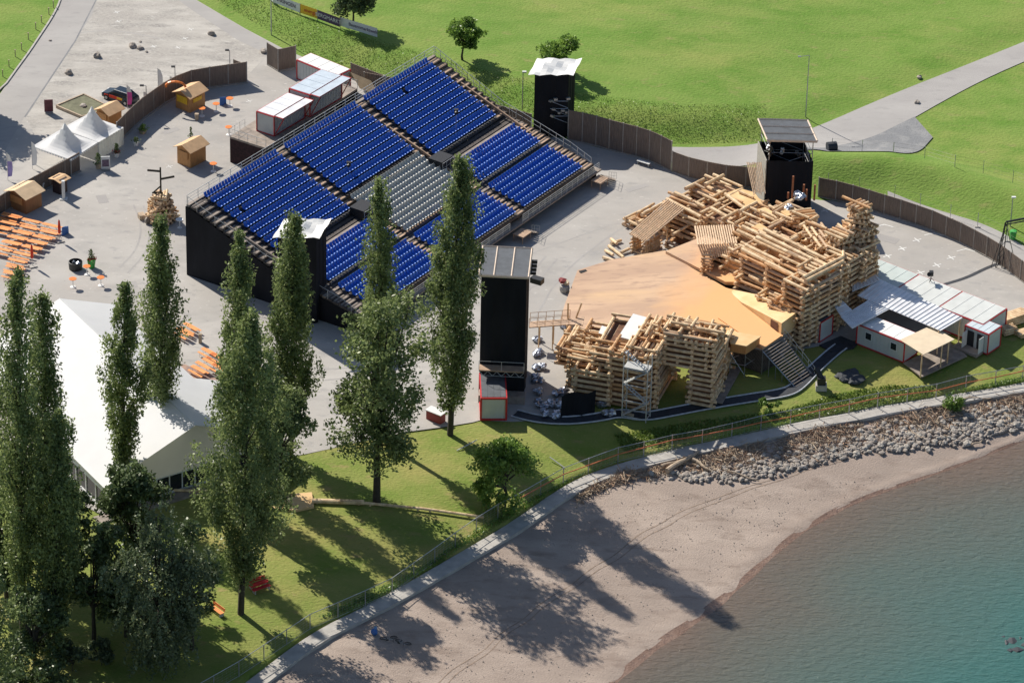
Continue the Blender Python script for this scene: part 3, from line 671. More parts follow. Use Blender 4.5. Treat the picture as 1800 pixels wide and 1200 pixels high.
# ================================================================ LIGHT TOWERS
def tower(label, corners, ztop, zroof, felt, loc_z=0., overh=.3, trims=(), name='lighting_tower', open_top=0., tarp=False, tilt=0.):
    """corners: four wall corners (xy) front-left, front-right, back-right, back-left"""
    C_ = [np.array([*c, 0.]) for c in corners]; up = np.array([0, 0, 1.]); mid = sum(C_)/4
    t = thing(name, label, 'lighting tower', mid)
    q = MB_(); zt = zroof-open_top
    for a in range(4):
        b = (a+1) % 4; A_, B_ = C_[a], C_[b]; n = 8
        nrm = (A_+B_)/2-mid; nrm /= np.linalg.norm(nrm)
        for k in range(n):
            wob0 = .06*math.sin(k*2.1+a); wob1 = .06*math.sin((k+1)*2.1+a)
            P, Q = A_+(B_-A_)*k/n+nrm*(wob0 if 0 < k else 0), A_+(B_-A_)*(k+1)/n+nrm*(wob1 if k < n-1 else 0)
            q.quad([P+up*.1, Q+up*.1, Q+up*zt, P+up*zt])
    q.build('cloth_cover', M_black, t)
    q = MB_()
    for c in C_: c2 = c+(mid-c)*.05; q.cyl(c2, c2+up*zroof, .06, n=5)
    for a in range(4):
        b = (a+1) % 4; A_, B_ = C_[a]+(mid-C_[a])*.05, C_[b]+(mid-C_[b])*.05
        for z in np.arange(2, zroof, 2.0): q.cyl(A_+up*z, B_+up*z, .03, n=4); q.cyl(A_+up*(z-2), B_+up*z, .025, n=4)
    q.build('scaffold_frame', M_steel, t)
    R4 = [mid+(c-mid)*(1+overh) for c in C_]
    zz = [zroof+.15, zroof+.15, zroof+.15+tilt, zroof+.15+tilt]
    R4 = [np.array([r[0], r[1], z]) for r, z in zip(R4, zz)]
    if tarp:
        q = MB_(); n = 8
        def T(u, v):
            P = (R4[0]*(1-u)+R4[1]*u)*(1-v)+(R4[3]*(1-u)+R4[2]*u)*v
            return P+up*(.35*math.sin(u*6.3)*math.sin(v*3)+.1*math.sin(u*17+v*9))
        for i in range(n):
            for j in range(n): q.quad([T(i/n,j/n), T((i+1)/n,j/n), T((i+1)/n,(j+1)/n), T(i/n,(j+1)/n)])
        q.build('tarpaulin_roof', M_roofw, t, smooth=True)
    else:
        q = MB_(); q.prism(R4, .2, 0, 1); q.build('roof', [felt, M_rooftrim], t)
        q = MB_(); tr = up*.03
        for a in range(4): q.cyl(R4[a]+tr, R4[(a+1) % 4]+tr, .11, n=4)
        for (kind, f) in trims:
            if kind == 'v': q.cyl(R4[0]*(1-f)+R4[1]*f+tr, R4[3]*(1-f)+R4[2]*f+tr, .10, n=4)
            else: q.cyl(R4[0]*(1-f)+R4[3]*f+tr, R4[1]*(1-f)+R4[2]*f+tr, .10, n=4)
        q.build('roof_batten', M_rooftrim, t)
    if open_top:
        for k in range(7):
            q = MB_(); u = rnd.random(); P = (C_[0]*(1-u)+C_[1]*u)*(.75)+C_[3]*.25; P = P+up*(zt+.3+rnd.random()*(open_top-.8))
            if k % 2: P = C_[0]*(1-u*.9)+C_[3]*u*.9+up*(zt+.3+rnd.random()*(open_top-.8))+np.array([.3, 0, 0])
            q.box(P, (.4, .4, .4)); q.cyl(P, P+np.array([rnd.uniform(-.3,.3), -.5, -.2]), .15, .22, 8); q.build('spotlight', M_foil if k % 3 == 0 else M_blk, t)
    return t, C_, R4
zr = 14.8
b0, b1 = U(840,694,0)[:2], U(922,698,0)[:2]; dpt = U(848,432,zr)[:2]-U(842,488,zr)[:2]
e = (b1-b0)/np.linalg.norm(b1-b0); nrm = np.array([-e[1], e[0]]); f0 = U(846,484,zr)[:2]; f1 = U(926,488,zr)[:2]
f1 = f0+(f1-f0)
tM, CM, RM = tower('tall black cloth lighting tower with grey felt roof, in the middle beside a poplar', [f0, f1, f1+nrm*5.9, f0+nrm*5.9], zr, zr, M_felt, overh=.09, trims=(('v',.30),('v',.655)))
q = MB_()
for k in range(4): q = MB_(); q.box(RM[1]+(RM[2]-RM[1])*(.25+.13*k)+np.array([.35, 0, -.3]), (.7, .3, .3)); q.build('loudspeaker', M_blk, tM)
q = MB_(); q.box(RM[1]+np.array([.9, .4, -.5]), (1.3, .8, .6), rz=-.5); q.build('loudspeaker', M_blk, tM)
q = MB_(); g0 = np.array([*f0, 4.0])-np.array([*nrm, 0])*.1; g1 = np.array([*f1, 4.0])-np.array([*nrm, 0])*.1; fw = -np.array([*nrm, 0])
q.prism([g0, g1, g1+fw*1.2, g0+fw*1.2], .15); q.build('balcony_deck', M_step, tM)
q = MB_(); rail(q, g0+fw*1.2, g1+fw*1.2, 1.1, 2, .03, 0)
for k in range(10):
    A_ = g0+fw*1.15+(g1-g0)*k/10; B_ = g0+fw*1.15+(g1-g0)*(k+1)/10; q.cyl(A_-[0,0,.15], B_-[0,0,.7], .025, n=4) if k % 2 == 0 else q.cyl(A_-[0,0,.7], B_-[0,0,.15], .025, n=4)
q.cyl(g0+fw*1.15-[0,0,.7], g1+fw*1.15-[0,0,.7], .03, n=4); q.build('balcony_truss', M_steelw, tM)
q = MB_(); p0 = np.array([*f0, .9]); p1 = np.array([*f1, .9]); q.prism([p0+fw*.1, p1+fw*.1+(p1-p0)*.03, p1+fw*1.4+(p1-p0)*.03, p0+fw*1.4], .9); q.build('timber_plinth', M_deckl, tM)

zr = 9.6
def rot4(P, L, Wd, a): 
    u = np.array([math.cos(a), math.sin(a)]); v = np.array([-math.sin(a), math.cos(a)]); return [P, P+u*L, P+u*L+v*Wd, P+v*Wd]
fl = U(1352,247,zr)[:2]; fr = U(1432,249,zr)[:2]; bl = U(1335,208,zr)[:2]
tR, CR4, RR = tower('black cloth lighting tower with striped grey roof and open lamp floor', [fl, fr, fr+(bl-fl)*.86, fl+(bl-fl)*.86], zr, zr, M_felt, overh=.10, trims=(('h',.33),('h',.66)), open_top=2.6)
q = MB_(); s0, s1 = CR4[0], CR4[3]; o_ = (s1-s0)/np.linalg.norm(s1-s0); out = np.array([-abs(o_[1]), 0, 0]); up = np.array([0,0,1.])
q.prism([s0+out*.9*0+up*7.0-[.12,0,0], s1+up*7.0-[.12,0,0], s1+up*7.0-[.22,0,0], s0+up*7.0-[.22,0,0]], 7.0); q.build('pale_side_board', mat('grey_board', (.36,.35,.31), .8, .1), tR)

zr = 8.4
fl = U(940,131,zr)[:2]; fr = U(1000,131,zr)[:2]; bl = U(952,112,zr)[:2]
tU, CU4, RU = tower('slim black lighting tower with crumpled white tarpaulin roof, farthest back', [fl, fr, fr+(bl-fl), fl+(bl-fl)], zr, zr, M_felt, overh=.32, tarp=True, tilt=.3, open_top=0)
q = MB_()
sc_ = [U(969,150,0)*0+np.array([*(fl+(fr-fl)*.48), 0.]), np.array([*fr, 0.])]
for z in (2.9, 3.9, 4.9): q.cyl(sc_[0]+[0,-.12,z], sc_[1]+[0,-.12,z], .05, n=5); q.cyl(sc_[0]+[0,-.12,z], sc_[1]+[0,-.12,z-.9], .04, n=5)
for k in range(8): q.box(sc_[0]+(sc_[1]-sc_[0])*rnd.random()+np.array([0,-.25, 3+rnd.random()*2.5]), (.45,.3,.25), rz=rnd.random()*3)
q.build('lamp_rack', M_steel, tU)

zr = 10.8
fl = U(488,418,zr)[:2]; fr = U(556,418,zr)[:2]; bl = U(506,396,zr)[:2]
tower('black lighting tower with curling white tarpaulin roof, half hidden by a poplar', [fl, fr, fr+(bl-fl), fl+(bl-fl)], zr, zr, M_felt, overh=.22, tarp=True, tilt=.5)

# ================================================================ BOARD FENCES
def fence(label, base, hgt, step=2.4, mid=False, group='tall board fences round the site', z=None):
    P = np.array([(*U(x, y)[:2], 0) for x, y in base]); R = resample(P, step)
    t = thing('board_fence', label, 'fence', R[0], group)
    q = MB_()
    for a, c in zip(R[:-1], R[1:]):
        L = np.linalg.norm(c-a); rz = ang(a, c); h = hgt(a) if callable(hgt) else hgt
        ztint = 0
        q = MB_(); q.box((a+c)/2+[0, 0, h/2+.1], (L-.13, .06, h-.1), rz=rz)
        nb = 8
        for k in range(nb):
            pp = a+(c-a)*(k+.5)/nb; q.box(pp+[0, 0, h/2+.12], (L/nb-.05, .10, h-.04), rz=rz)
        q.build('board_panel', M_planks, t)
    q = MB_()
    for a in R:
        q = MB_(); h = hgt(a) if callable(hgt) else hgt; q.box(a+[0, 0, h/2+.08], (.12, .15, h+.16)); q.build('fence_post', M_post, t)
    q = MB_()
    for a, c in zip(R[:-1], R[1:]):
        q.box((a+c)/2+[.12, -.12, .07], (np.linalg.norm(c-a), .25, .14), rz=ang(a, c))
    q.build('base_beam', M_post, t)
    return t
fence('long curved board fence behind the seats and the log castle, tall grey brown panels', [(998,246),(1025,251),(1050,257),(1077,265),(1105,272),(1133,279),(1158,290),(1179,301)], 3.9, 1.75)
fence('lower board fence from the tall curved part to the lamp tower behind the log castle', [(1181,302),(1205,311),(1235,318),(1262,325),(1300,328),(1345,332)], 2.6, 2.3)
fence('board fence curving round the empty asphalt on the right, below the grassy mound', [(1438,346),(1470,352),(1497,359),(1536,371),(1585,386),(1637,404),(1687,426),(1720,443),(1750,460),(1800,497),(1850,535)], 2.45, 2.1)
fence('board fence behind the right edge of the grandstand', [(640,162),(760,185),(865,217),(933,236)], 2.6, 2.3)
fence('board fence between the car park and the beer garden, ending left of the white tents', [(434,145),(370,154),(330,161),(297,176),(245,213),(218,240),(206,252)], 2.7, 2.2)
fence('shaded board fence running behind the lowest market stall', [(140,300),(104,320),(60,343),(20,365),(-40,402)], 2.3, 2.3)
fence('angled board fence beside the white container at the far end of the yard', [(470,114),(487,126),(520,119)], 2.9, 2.2)
fence('short return of board fence sticking out at the car park corner', [(411,132),(432,140)], 2.0, 1.6)
fence('low board fence behind the white container on the grassy bank side', [(617,130),(650,143),(675,152)], 1.4, 2.2)

# ================================================================ SHORE FENCE
tops = [(420,1189),(464,1160),(504,1133),(545,1106),(594,1085),(642,1064),(689,1042),(727,1015),(764,989),(800,962),(837,936),(875,912),(912,893),(950,871),(990,848),(1034,831),(1086,812),(1131,802),(1181,790),(1234,781),(1286,769),(1337,756),(1389,746),(1440,736),(1492,727),(1542,716),(1594,708),(1645,700),(1697,686),(1749,677),(1797,668),(1850,655),(1900,640)]
tops = [(330,1240),(376,1214)]+tops
F = [np.array([*U(x, y, ZK+.02)[:2], ZK+.02]) for x, y in tops]
t = thing('shore_fence', 'long steel tube fence along the lake path, an orange pipe tied to its right half', 'fence', F[0])
for P in F:
    q = MB_(); q.cyl(P-[0,0,.3], P+[0, 0, 1.85], .06, n=6); q.build('fence_post', M_steel, t)
q = MB_()
for a, c in zip(F[:-1], F[1:]): q.cyl(a+[0,0,1.8], c+[0,0,1.8], .04, n=5)
q.build('top_rail', M_steel, t)
q = MB_()
for a, c in zip(F[:-1], F[1:]): q.cyl(a+[0,0,.12], c+[0,0,.12], .025, n=4)
q.build('bottom_rail', M_steel, t)
q = MB_()
for a, c in zip(F[:-1], F[1:]):
    for zz in np.arange(.35, 1.7, .3): q.cyl(a+[0,0,zz], c+[0,0,zz], .006, n=3)
    L = np.linalg.norm(c-a)
    for k in range(1, int(L/.5)): p = a+(c-a)*k/int(L/.5); q.cyl(p+[0,0,.12], p+[0,0,1.8], .005, n=3)
q.build('wire_mesh', M_steel, t)
q = MB_()
for i, (a, c) in enumerate(zip(F[:-1], F[1:])):
    if i >= 14 and i < 32: q.cyl(a+[.05,-.1,1.15+.12*math.sin(i)], c+[.05,-.1,1.15+.12*math.sin(i+1)], .055, n=5)
q.build('orange_pipe', mat('orange_pipe', (.62,.17,.07), .6, .15, 1), t)

# wire fence and posts by the meadow road
FW = [G(x, y) for x, y in [(1462,265),(1515,268),(1570,272),(1625,280),(1678,295),(1728,305),(1780,322),(1830,340)]]
t = thing('wire_fence', 'thin wire fence with dark posts behind the grassy mound on the right', 'fence', FW[0])
for P in FW: q = MB_(); q.cyl(P, P+[0,0,1.7], .045, n=5); q.build('fence_post', M_steel, t)
q = MB_()
for a, c in zip(FW[:-1], FW[1:]):
    for zz in (.6, 1.1, 1.6): q.cyl(a+[0,0,zz], c+[0,0,zz], .009, n=3)
q.build('wire', M_blk, t)
FW = [G(x, y) for x, y in [(1455,330),(1510,337),(1572,352),(1617,366),(1670,385),(1718,400),(1770,425),(1820,455)]]
t = thing('wire_fence', 'thin wire mesh fence on the near foot of the grassy mound, above the board fence', 'fence', FW[0])
for P in FW: q = MB_(); q.cyl(P, P+[0,0,1.9], .04, n=5); q.build('fence_post', M_steel, t); q = MB_(); q.box(P+[0,0,.08], (.6,.25,.16)); q.build('post_foot', M_conc, t)
q = MB_()
for a, c in zip(FW[:-1], FW[1:]):
    for zz in (.1, .6, 1.1, 1.8): q.cyl(a+[0,0,zz], c+[0,0,zz], .009, n=3)
q.build('wire', M_blk, t)
# stakes along the top left verge
for i, (x, y) in enumerate([(5,135),(16,118),(27,100),(38,88),(50,70),(63,52),(73,40),(86,26),(94,14)]):
    P = G(x, y); q = MB_(); q.cyl(P, P+[0,0,.9], .06, n=6); q.box(P+[0,0,.93], (.16,.16,.06)); o = q.build('verge_stake', M_drift)
    o.data.transform(Matrix.Translation(-Vector(P))); o.location = P
    tag(o, 'short wooden stake on the grass verge of the road, number %s from the tents' % ['one','two','three','four','five','six','seven','eight','nine'][i], 'stake', 'stakes along the road verge')

# ================================================================ LOG CASTLES AND STAGE
UPV = np.array([0, 0, 1.])
def axes(a): return np.array([math.cos(a), math.sin(a), 0]), np.array([-math.sin(a), math.cos(a), 0])
def crib(q, c, la, lb, z0, z1, rot, d=.36, over=(.15, .6), in1=0, in2=0, taper=0., gap=0., skip=0.):
    """courses of logs laid crosswise; c is (x, y)"""
    e1, e2 = axes(rot); c = np.array([c[0], c[1], 0.]); z = z0+d/2; i = 0
    while z < z1:
        if taper: e1, e2 = axes(rot+(i//2)*.37+rnd.uniform(-.1, .1))
        t = (z-z0)/(z1-z0+.01); k = 1-taper*t; A_, B_ = la*k, lb*k
        ea, eb, L1, L2, nin = (e1, e2, A_, B_, in1) if i % 2 == 0 else (e2, e1, B_, A_, in2)
        if z < z1-1.3 and taper == 0: nin = 0
        for s_ in np.linspace(-1, 1, 2+nin):
            if rnd.random() < skip: continue
            o1, o2 = rnd.uniform(*over), rnd.uniform(*over); j = rnd.uniform(-.07, .07); r = d/2*rnd.uniform(.88, 1.12)
            base = c+eb*(s_*L2+j)+UPV*(z+rnd.uniform(-.03, .03))
            q.cyl(base-ea*(L1+o1), base+ea*(L1+o2), r, r*rnd.uniform(.85, 1.0), 8, lm_(), 1)
        z += d*(.86+gap); i += 1
def logwall(q, P, Q, z0, z1, d=.38, pokes=.8):
    P = np.array([P[0], P[1], 0.]); Q = np.array([Q[0], Q[1], 0.]); v = Q-P; L = np.linalg.norm(v); v /= L; q.box(((P+Q)/2)+UPV*((z0+z1-.4)/2), (L, .1, max(.1, z1-z0-.5)), 3, rz=math.atan2(v[1], v[0])); nn = np.array([-v[1], v[0], 0]); z = z0+d/2; i = 0  # thin box inside the wall is added to block sun through the gaps
    while z < z1:
        if i % 2 == 0:
            cuts = [-.3-rnd.random()*.5]+[L*(k+rnd.uniform(-.2, .2))/max(1, round(L/4.5)) for k in range(1, max(1, round(L/4.5)))]+[L+.3+rnd.random()*.5]
            for a, b in zip(cuts[:-1], cuts[1:]):
                j = rnd.uniform(-.06, .06); r = d/2*rnd.uniform(.9, 1.12); q.cyl(P+v*(a+.03)+nn*j+UPV*z, P+v*(b-.03)+nn*j+UPV*z, r, r*.93, 8, lm_(), 1)
        else:
            x = rnd.random()*1.2
            while x < L:
                l0, l1 = rnd.uniform(.3, .3+pokes), rnd.uniform(.3, .3+pokes); b = P+v*x+UPV*z; q.cyl(b-nn*l0, b+nn*l1, d/2*.95, n=8, mat=0, cap=1); x += rnd.uniform(1.5, 3.0)
        z += d*.86; i += 1
M_core = mat('light_block_brown', (.16,.075,.04), .9, .3, 2)  # dark fill for the cores added to keep sunlight out
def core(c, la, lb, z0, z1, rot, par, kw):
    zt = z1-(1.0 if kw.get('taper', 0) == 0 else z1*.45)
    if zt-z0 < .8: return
    q = MB_(); q.box((c[0], c[1], (z0+.05+zt)/2), (max(.3, 2*la-.3), max(.3, 2*lb-.3), zt-z0-.05), rz=rot); q.build('light_block_core', M_core, par)  # solid core added inside the crib so the sun cannot shine through
def XY(x, y, z): return U(x, y, z)[:2]
LM = [M_log, M_logd, M_log2, M_log3]
def lm_(): return rnd.choice((0, 0, 0, 2, 3))
RA = R_(-41.5)
cas = thing('log_castle', 'big rear stage castle of stacked pale logs with turrets, walkways and two pole roofs', 'stage set', U(1400,560,0))
def CP(name, fn):
    q = MB_(); fn(q); return q.build(name, LM, cas)
parts = [  # name, px, py, ztop, half length, half width, base, extra
 ('log_crib',1128,384,1.3,1.6,.9,0,{}), ('log_crib',1158,374,1.9,2.0,1.1,0,{}), ('log_crib',1196,352,2.3,1.3,1.2,0,{}),
 ('log_crib',1222,342,2.2,1.5,1.3,0,{}), ('log_crib',1243,332,2.4,1.7,.9,0,{'in1':1}), ('log_crib',1268,322,2.3,1.9,1.3,0,{'in1':1}),
 ('log_crib',1240,354,2.9,1.2,1.3,0,{}), ('log_crib',1270,371,3.2,1.8,1.3,0,{}), ('log_crib',1306,353,3.0,2.0,2.0,0,{}),
 ('log_crib',1205,375,3.3,2.2,.6,0,{'in1':0}), ('log_crib',1215,398,2.2,1.6,1.2,0,{'skip':.2}), ('log_crib',1200,418,1.4,1.4,1.1,0,{'skip':.3}),
 ('log_crib',1305,385,4.3,1.7,1.1,0,{'in2':1}), ('log_crib',1338,372,4.6,1.4,1.5,0,{'in1':1}), ('log_crib',1356,392,5.4,1.8,1.1,0,{'in2':1}),
 ('log_crib',1330,412,5.2,2.2,1.3,0,{'in1':1}), ('log_crib',1372,368,5.4,1.5,1.5,0,{'in1':1}), ('log_crib',1400,376,6.4,1.5,1.4,0,{'in1':1,'in2':1}),
 ('log_crib',1388,398,6.3,1.6,1.5,0,{'in1':1}), ('log_crib',1318,440,5.3,1.8,1.0,0,{}), ('log_crib',1345,452,6.0,2.2,1.2,0,{'in1':1}),
 ('log_crib',1380,430,6.7,2.2,1.5,0,{'in2':1}), ('log_crib',1395,470,7.2,2.6,1.3,0,{'in1':1}), ('log_crib',1425,458,7.7,2.6,1.5,0,{'in1':1,'in2':1}),
 ('log_crib',1432,480,7.6,1.6,2.4,0,{'in2':2}), ('log_crib',1410,492,7.8,1.3,1.2,0,{'in1':1}), ('log_crib',1455,462,7.9,1.4,1.5,0,{'in1':1,'in2':1}),
 ('log_crib',1332,492,3.6,2.1,1.0,1.2,{}), ('log_crib',1362,512,4.4,1.2,1.3,1.2,{'in1':1}), ('log_crib',1385,523,5.0,1.2,1.3,1.,{'in1':1,'in2':1}),
 ('log_crib',1386,545,3.9,1.3,1.2,0.5,{}), ('log_crib',1290,470,2.6,1.8,.9,.9,{}), ('log_crib',1278,448,3.6,1.2,1.0,.5,{'in1':1}),
 ('log_pile',1412,372,7.3,1.3,1.2,0,{'in1':2,'in2':2,'taper':.25}), ('log_pile',1436,402,7.6,1.3,1.3,0,{'in1':2,'in2':2,'taper':.2}),
 ('log_pile',1452,420,7.6,1.4,1.3,0,{'in1':2,'in2':2,'taper':.3}), ('log_pile',1476,408,8.6,1.3,1.3,0,{'in1':2,'in2':2,'taper':.35}),
 ('log_pile',1500,398,8.2,1.3,1.3,0,{'in1':2,'in2':2,'taper':.2}),
 ('log_turret',1512,357,11.2,1.3,1.2,0,{'in1':2,'in2':2,'taper':.42,'over':(.1,.7)}), ('log_turret',1520,395,8.6,1.1,1.0,0,{'in1':2,'in2':2,'taper':.15}),
 ('log_crib',1487,438,7.2,1.5,1.3,0,{'in1':1,'in2':1}), ('log_crib',1515,440,6.6,1.1,1.2,0,{'in1':1,'in2':1}),
]
for nm, x, y, z, la, lb, z0, kw in parts:
    CP(nm, lambda q: crib(q, XY(x, y, z), la*1.0, lb, z0, z, RA+rnd.uniform(-.05, .05), **kw))
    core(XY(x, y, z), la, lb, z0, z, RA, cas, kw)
walls = [(1342,405,1465,462,7.3,5.5), (1330,420,1450,474,7.1,5.3), (1310,432,1420,486,6.4,4.6), (1300,408,1345,430,5.3,3.6), (1172,351,1231,382,3.4,1.4),
         (1186,340,1216,352,2.7,.4), (1412,492,1482,455,7.9,1.2), (1480,470,1482,440,7.5,0), (1296,425,1330,441,5.4,4.0), (1405,512,1480,478,6.4,2.0), (1275,448,1330,470,4.4,2.0)]
for x0, y0, x1, y1, zt, zb in walls: CP('log_wall', lambda q: logwall(q, XY(x0, y0, zt), XY(x1, y1, zt), zb, zt))
# loose round timbers laid over the tops
def tops():
    for _ in range(42):
        q = MB_()
        nm, x, y, z, la, lb, z0, kw = rnd.choice(parts); a = RA+rnd.choice((0, 0, math.pi/2))+rnd.uniform(-.06, .06); L = rnd.uniform(1.5, 4.2); c = np.array([*XY(x+rnd.uniform(-14, 14), y+rnd.uniform(-8, 8), z), z+.1+rnd.uniform(-.1, .25)])
        v = np.array([math.cos(a), math.sin(a), rnd.uniform(-.05, .05)])*L/2; q.cyl(c-v, c+v, .17, .15, 8, lm_(), 1); q.build('top_log', LM, cas)
tops()
for x0, y0, x1, y1, z in [(1343,403,1467,463,7.6),(1336,410,1458,470,7.6),(1330,417,1450,474,7.5),(1311,431,1420,484,6.8),(1304,438,1408,490,6.7),(1296,405,1345,428,5.7),(1305,398,1352,420,5.8),(1172,350,1232,381,3.7),(1186,339,1216,352,3.0),(1225,357,1238,364,3.1),(1250,366,1288,386,3.6),(1275,341,1314,370,3.4),(1412,488,1482,452,8.2),(1416,494,1482,460,8.0),(1355,395,1375,386,6.0),(1372,432,1402,416,7.2),(1345,420,1366,409,6.8),(1322,478,1362,500,4.0),(1318,484,1356,506,3.9),(1240,325,1272,308,2.8),(1205,332,1238,315,2.6),(1122,392,1158,373,1.8),(1128,378,1172,354,2.3),(1405,398,1438,380,7.0),(1300,372,1330,356,4.6)]:
    q = MB_(); P, Q = U(x0, y0, z), U(x1, y1, z); q.cyl(P, Q, .24, .21, 9, 0, 1); q.build('long_beam', LM, cas)
q = MB_(); q.prism([U(x, y, 3.1) for x, y in [(1275,340),(1300,331),(1326,338),(1340,357),(1313,369)]], .12); q.build('lookout_deck', M_ply, cas)
for pts, z in (([(1320,400),(1335,392),(1352,402),(1338,412)],5.5), ([(1330,368),(1345,364),(1362,374),(1346,380)],5.0), ([(1367,540),(1378,532),(1400,545),(1388,552)],4.1), ([(1372,372),(1395,364),(1404,370),(1384,380)],6.6)):
    q = MB_(); q.prism([U(x, y, z) for x, y in pts], .1); q.build('board_floor', M_ply, cas)
def poleroof(pts, zs, n, name, par, both=None, r=.09, jag=0.):
    """poles run from edge 0-1 to edge 3-2"""
    A_, B_, C__, D_ = [U(x, y, z) for (x, y), z in zip(pts, zs)]; q = MB_()
    for k in range(n):
        t = (k+.5)/n; P = A_*(1-t)+B_*t; Q = D_*(1-t)+C__*t; v = (Q-P); v /= np.linalg.norm(v)
        rr = r*rnd.uniform(.8, 1.1)*np.linalg.norm(B_-A_)/n/.225; q.cyl(P-v*rnd.uniform(0, .15), Q+v*rnd.uniform(0, .12+jag), rr, rr*.9, 6)
    return q.build(name, M_pole, par)
q = MB_(); poleroof([(1106,410),(1136,425),(1203,369),(1172,351)], [2.3,2.3,4.0,4.0], 10, 'pole_roof', cas)
def cabin(q):
    a, b = XY(1112,443,0), XY(1134,452,0); e = (b-a)/np.linalg.norm(b-a); nn = np.array([-e[1], e[0]])
    logwall(q, a, a+nn*1.5, 0, 2.1, .24, .1); logwall(q, b, b+nn*2.6, 0, 2.1, .24, .1)
    q.cyl([*a,.2],[*b,.2],.1,n=6)
    for k in range(9): p = np.array([*(b+nn*k*.33), 0]); q.cyl(p, p+UPV*rnd.uniform(1.2, 2.1)*(1-k*.05), .12, n=7)
    for p in (a, b, a+nn*4, b+nn*4): p = np.array([*p, 0]); q.cyl(p, p+UPV*2.3, .1, n=7)
CP('cabin_frame', cabin)
poleroof([(1226,431),(1297,428),(1290,396),(1220,398)], [5.0,5.0,4.2,4.2], 17, 'pole_roof', cas)
poleroof([(1226,431),(1297,428),(1303,452),(1232,446)], [5.0,5.0,4.1,4.1], 17, 'pole_roof', cas, jag=.6)
def gate(q):
    for x, y in ((1243,478), (1290,474)): crib(q, XY(x, y-10, 2.6), .45, .8, 1.0, 4.1, R_(-8), .24, (.1, .35), in1=1)
    a, b = U(1236,448,3.9), U(1300,446,3.9); q.cyl(a, b, .15, n=7)
CP('gate_pillars', gate)
q = MB_(); a = U(1250,470,1.6); q.quad([U(1248,482,1.2), U(1284,478,1.2), U(1284,478,1.2)+UPV*2.6, U(1248,482,1.2)+UPV*2.6]); q.build('gateway_shade', M_dark, cas)  # near-black sheet stands in for the shade of the open gate
poleroof([(1312,287),(1339,287),(1346,336),(1323,338)], [6.2,6.2,4.2,4.2], 9, 'pole_roof', cas, jag=.3)
for x, y, zb, h in ((1392,352,5.4,3.1),(1431,352,5.2,2.0),(1417,352,5.2,1.4),(1412,346,5.2,1.6),(1385,349,5.2,.8),(1337,352,0,5.5)):
    q = MB_(); P = U(x, y, zb); q.cyl(P, P+UPV*h, .12, n=7); q.build('standing_post', mat('red_brown_post', (.30,.11,.05), .7, .2, 3), cas)
t = None
def foil(label, px, py, z, n, sp, r=.45, group='foil wrapped lumps of the stage set', base=None):
    P = U(px, py, z); P = P if base is None else np.array([P[0], P[1], base])
    q = MB_()
    for k in range(n): q.blob(P+np.array([rnd.uniform(-sp, sp), rnd.uniform(-sp, sp), r*.5+rnd.random()*sp*.3]), r*rnd.uniform(.7, 1.2), k+px, jit=.35, n=2)
    o = q.build('foil_lump', M_foil); o.data.transform(Matrix.Translation(-Vector(P))); o.location = P; return tag(o, label, 'set piece', group)
foil('silver foil heap on top of the log castle beside the red brown posts', 1404, 350, 6.2, 4, .6)
foil('silver foil bundle on the log castle just below the higher foil heap', 1392, 372, 6.2, 3, .5)

# front castle by the lake
RB = R_(-17)
cf = thing('log_castle', 'front stage castle of dark stacked logs by the lake path with a gateway', 'stage set', U(1150,690,0))
E1, E2 = axes(RB)
def CPF(name, fn): q = MB_(); fn(q); return q.build(name, LM, cf)
for nm, x, y, z, la, lb, z0, kw in [
 ('log_crib',1008,592,4.2,1.1,1.9,1.6,{}), ('log_crib',1030,590,4.4,1.6,1.5,0.8,{'in1':1}), ('log_crib',1035,618,4.8,1.8,1.2,.6,{'in1':1}), ('log_crib',1047,640,4.3,1.9,1.1,0,{'in1':1,'in2':2}),
 ('log_crib',1062,596,5.4,1.6,1.6,0,{'in1':1}), ('log_crib',1060,572,5.6,1.6,1.1,0,{}), ('log_crib',1080,612,6.0,1.9,1.3,0,{'in1':1,'in2':1}), ('log_crib',1098,577,6.6,2.0,3.0,0,{'over':(.1,.4)}),
 ('log_crib',1112,608,6.8,2.0,1.5,0,{'in1':1,'in2':2}), ('log_crib',1148,580,7.6,1.5,3.3,0,{'in1':2,'in2':1}),
 ('log_crib',1215,574,8.6,2.3,1.7,4.4,{'in1':1,'in2':3}), ('log_crib',1246,580,8.4,1.2,1.8,0,{'in1':1,'in2':1}), ('log_crib',1190,566,8.7,.8,1.6,4.4,{'in1':1})]:
    CPF(nm, lambda q: crib(q, XY(x, y, z), la, lb, z0, z, RB+rnd.uniform(-.03, .03), .36, **kw))
    core(XY(x, y, z), la, lb, z0, z, RB, cf, kw)
def gatewall(q):
    A_, B_ = XY(1178,684,0), XY(1249,706,0); v = (B_-A_)/np.linalg.norm(B_-A_); L = np.linalg.norm(B_-A_)
    P1 = B_-v*2.5
    logwall(q, P1, B_, 0, 8.5, .4, .3); logwall(q, A_, P1, 3.6, 8.7, .4, .3); logwall(q, A_-v*.3, A_+v*.5, 1.8, 5, .4, .2)
CPF('gate_wall', gatewall)
def rightwall(q):
    B_ = XY(1249,706,0); B2 = B_+E2[:2]*7.6; logwall(q, B_, B2, 0, 4.9, .42, .25); logwall(q, B_, B_+E2[:2]*2.0, 4.8, 6.4, .42, .25)
    logwall(q, B2, B2-E1[:2]*2.4, 0, 4.2, .42, .3)
CPF('side_wall', rightwall)
def t1wall(q):
    B_ = XY(1142,717,0); logwall(q, B_, B_+E2[:2]*8.2, 0, 7.0, .42, .15); logwall(q, B_-E1[:2]*3.0, B_, 0, 6.6, .36, .3)
CPF('long_wall', t1wall)
CPF('boom_log', lambda q: q.cyl(U(1006,622,4.6), U(1064,637,4.6), .19, .17, 8, 0, 1))
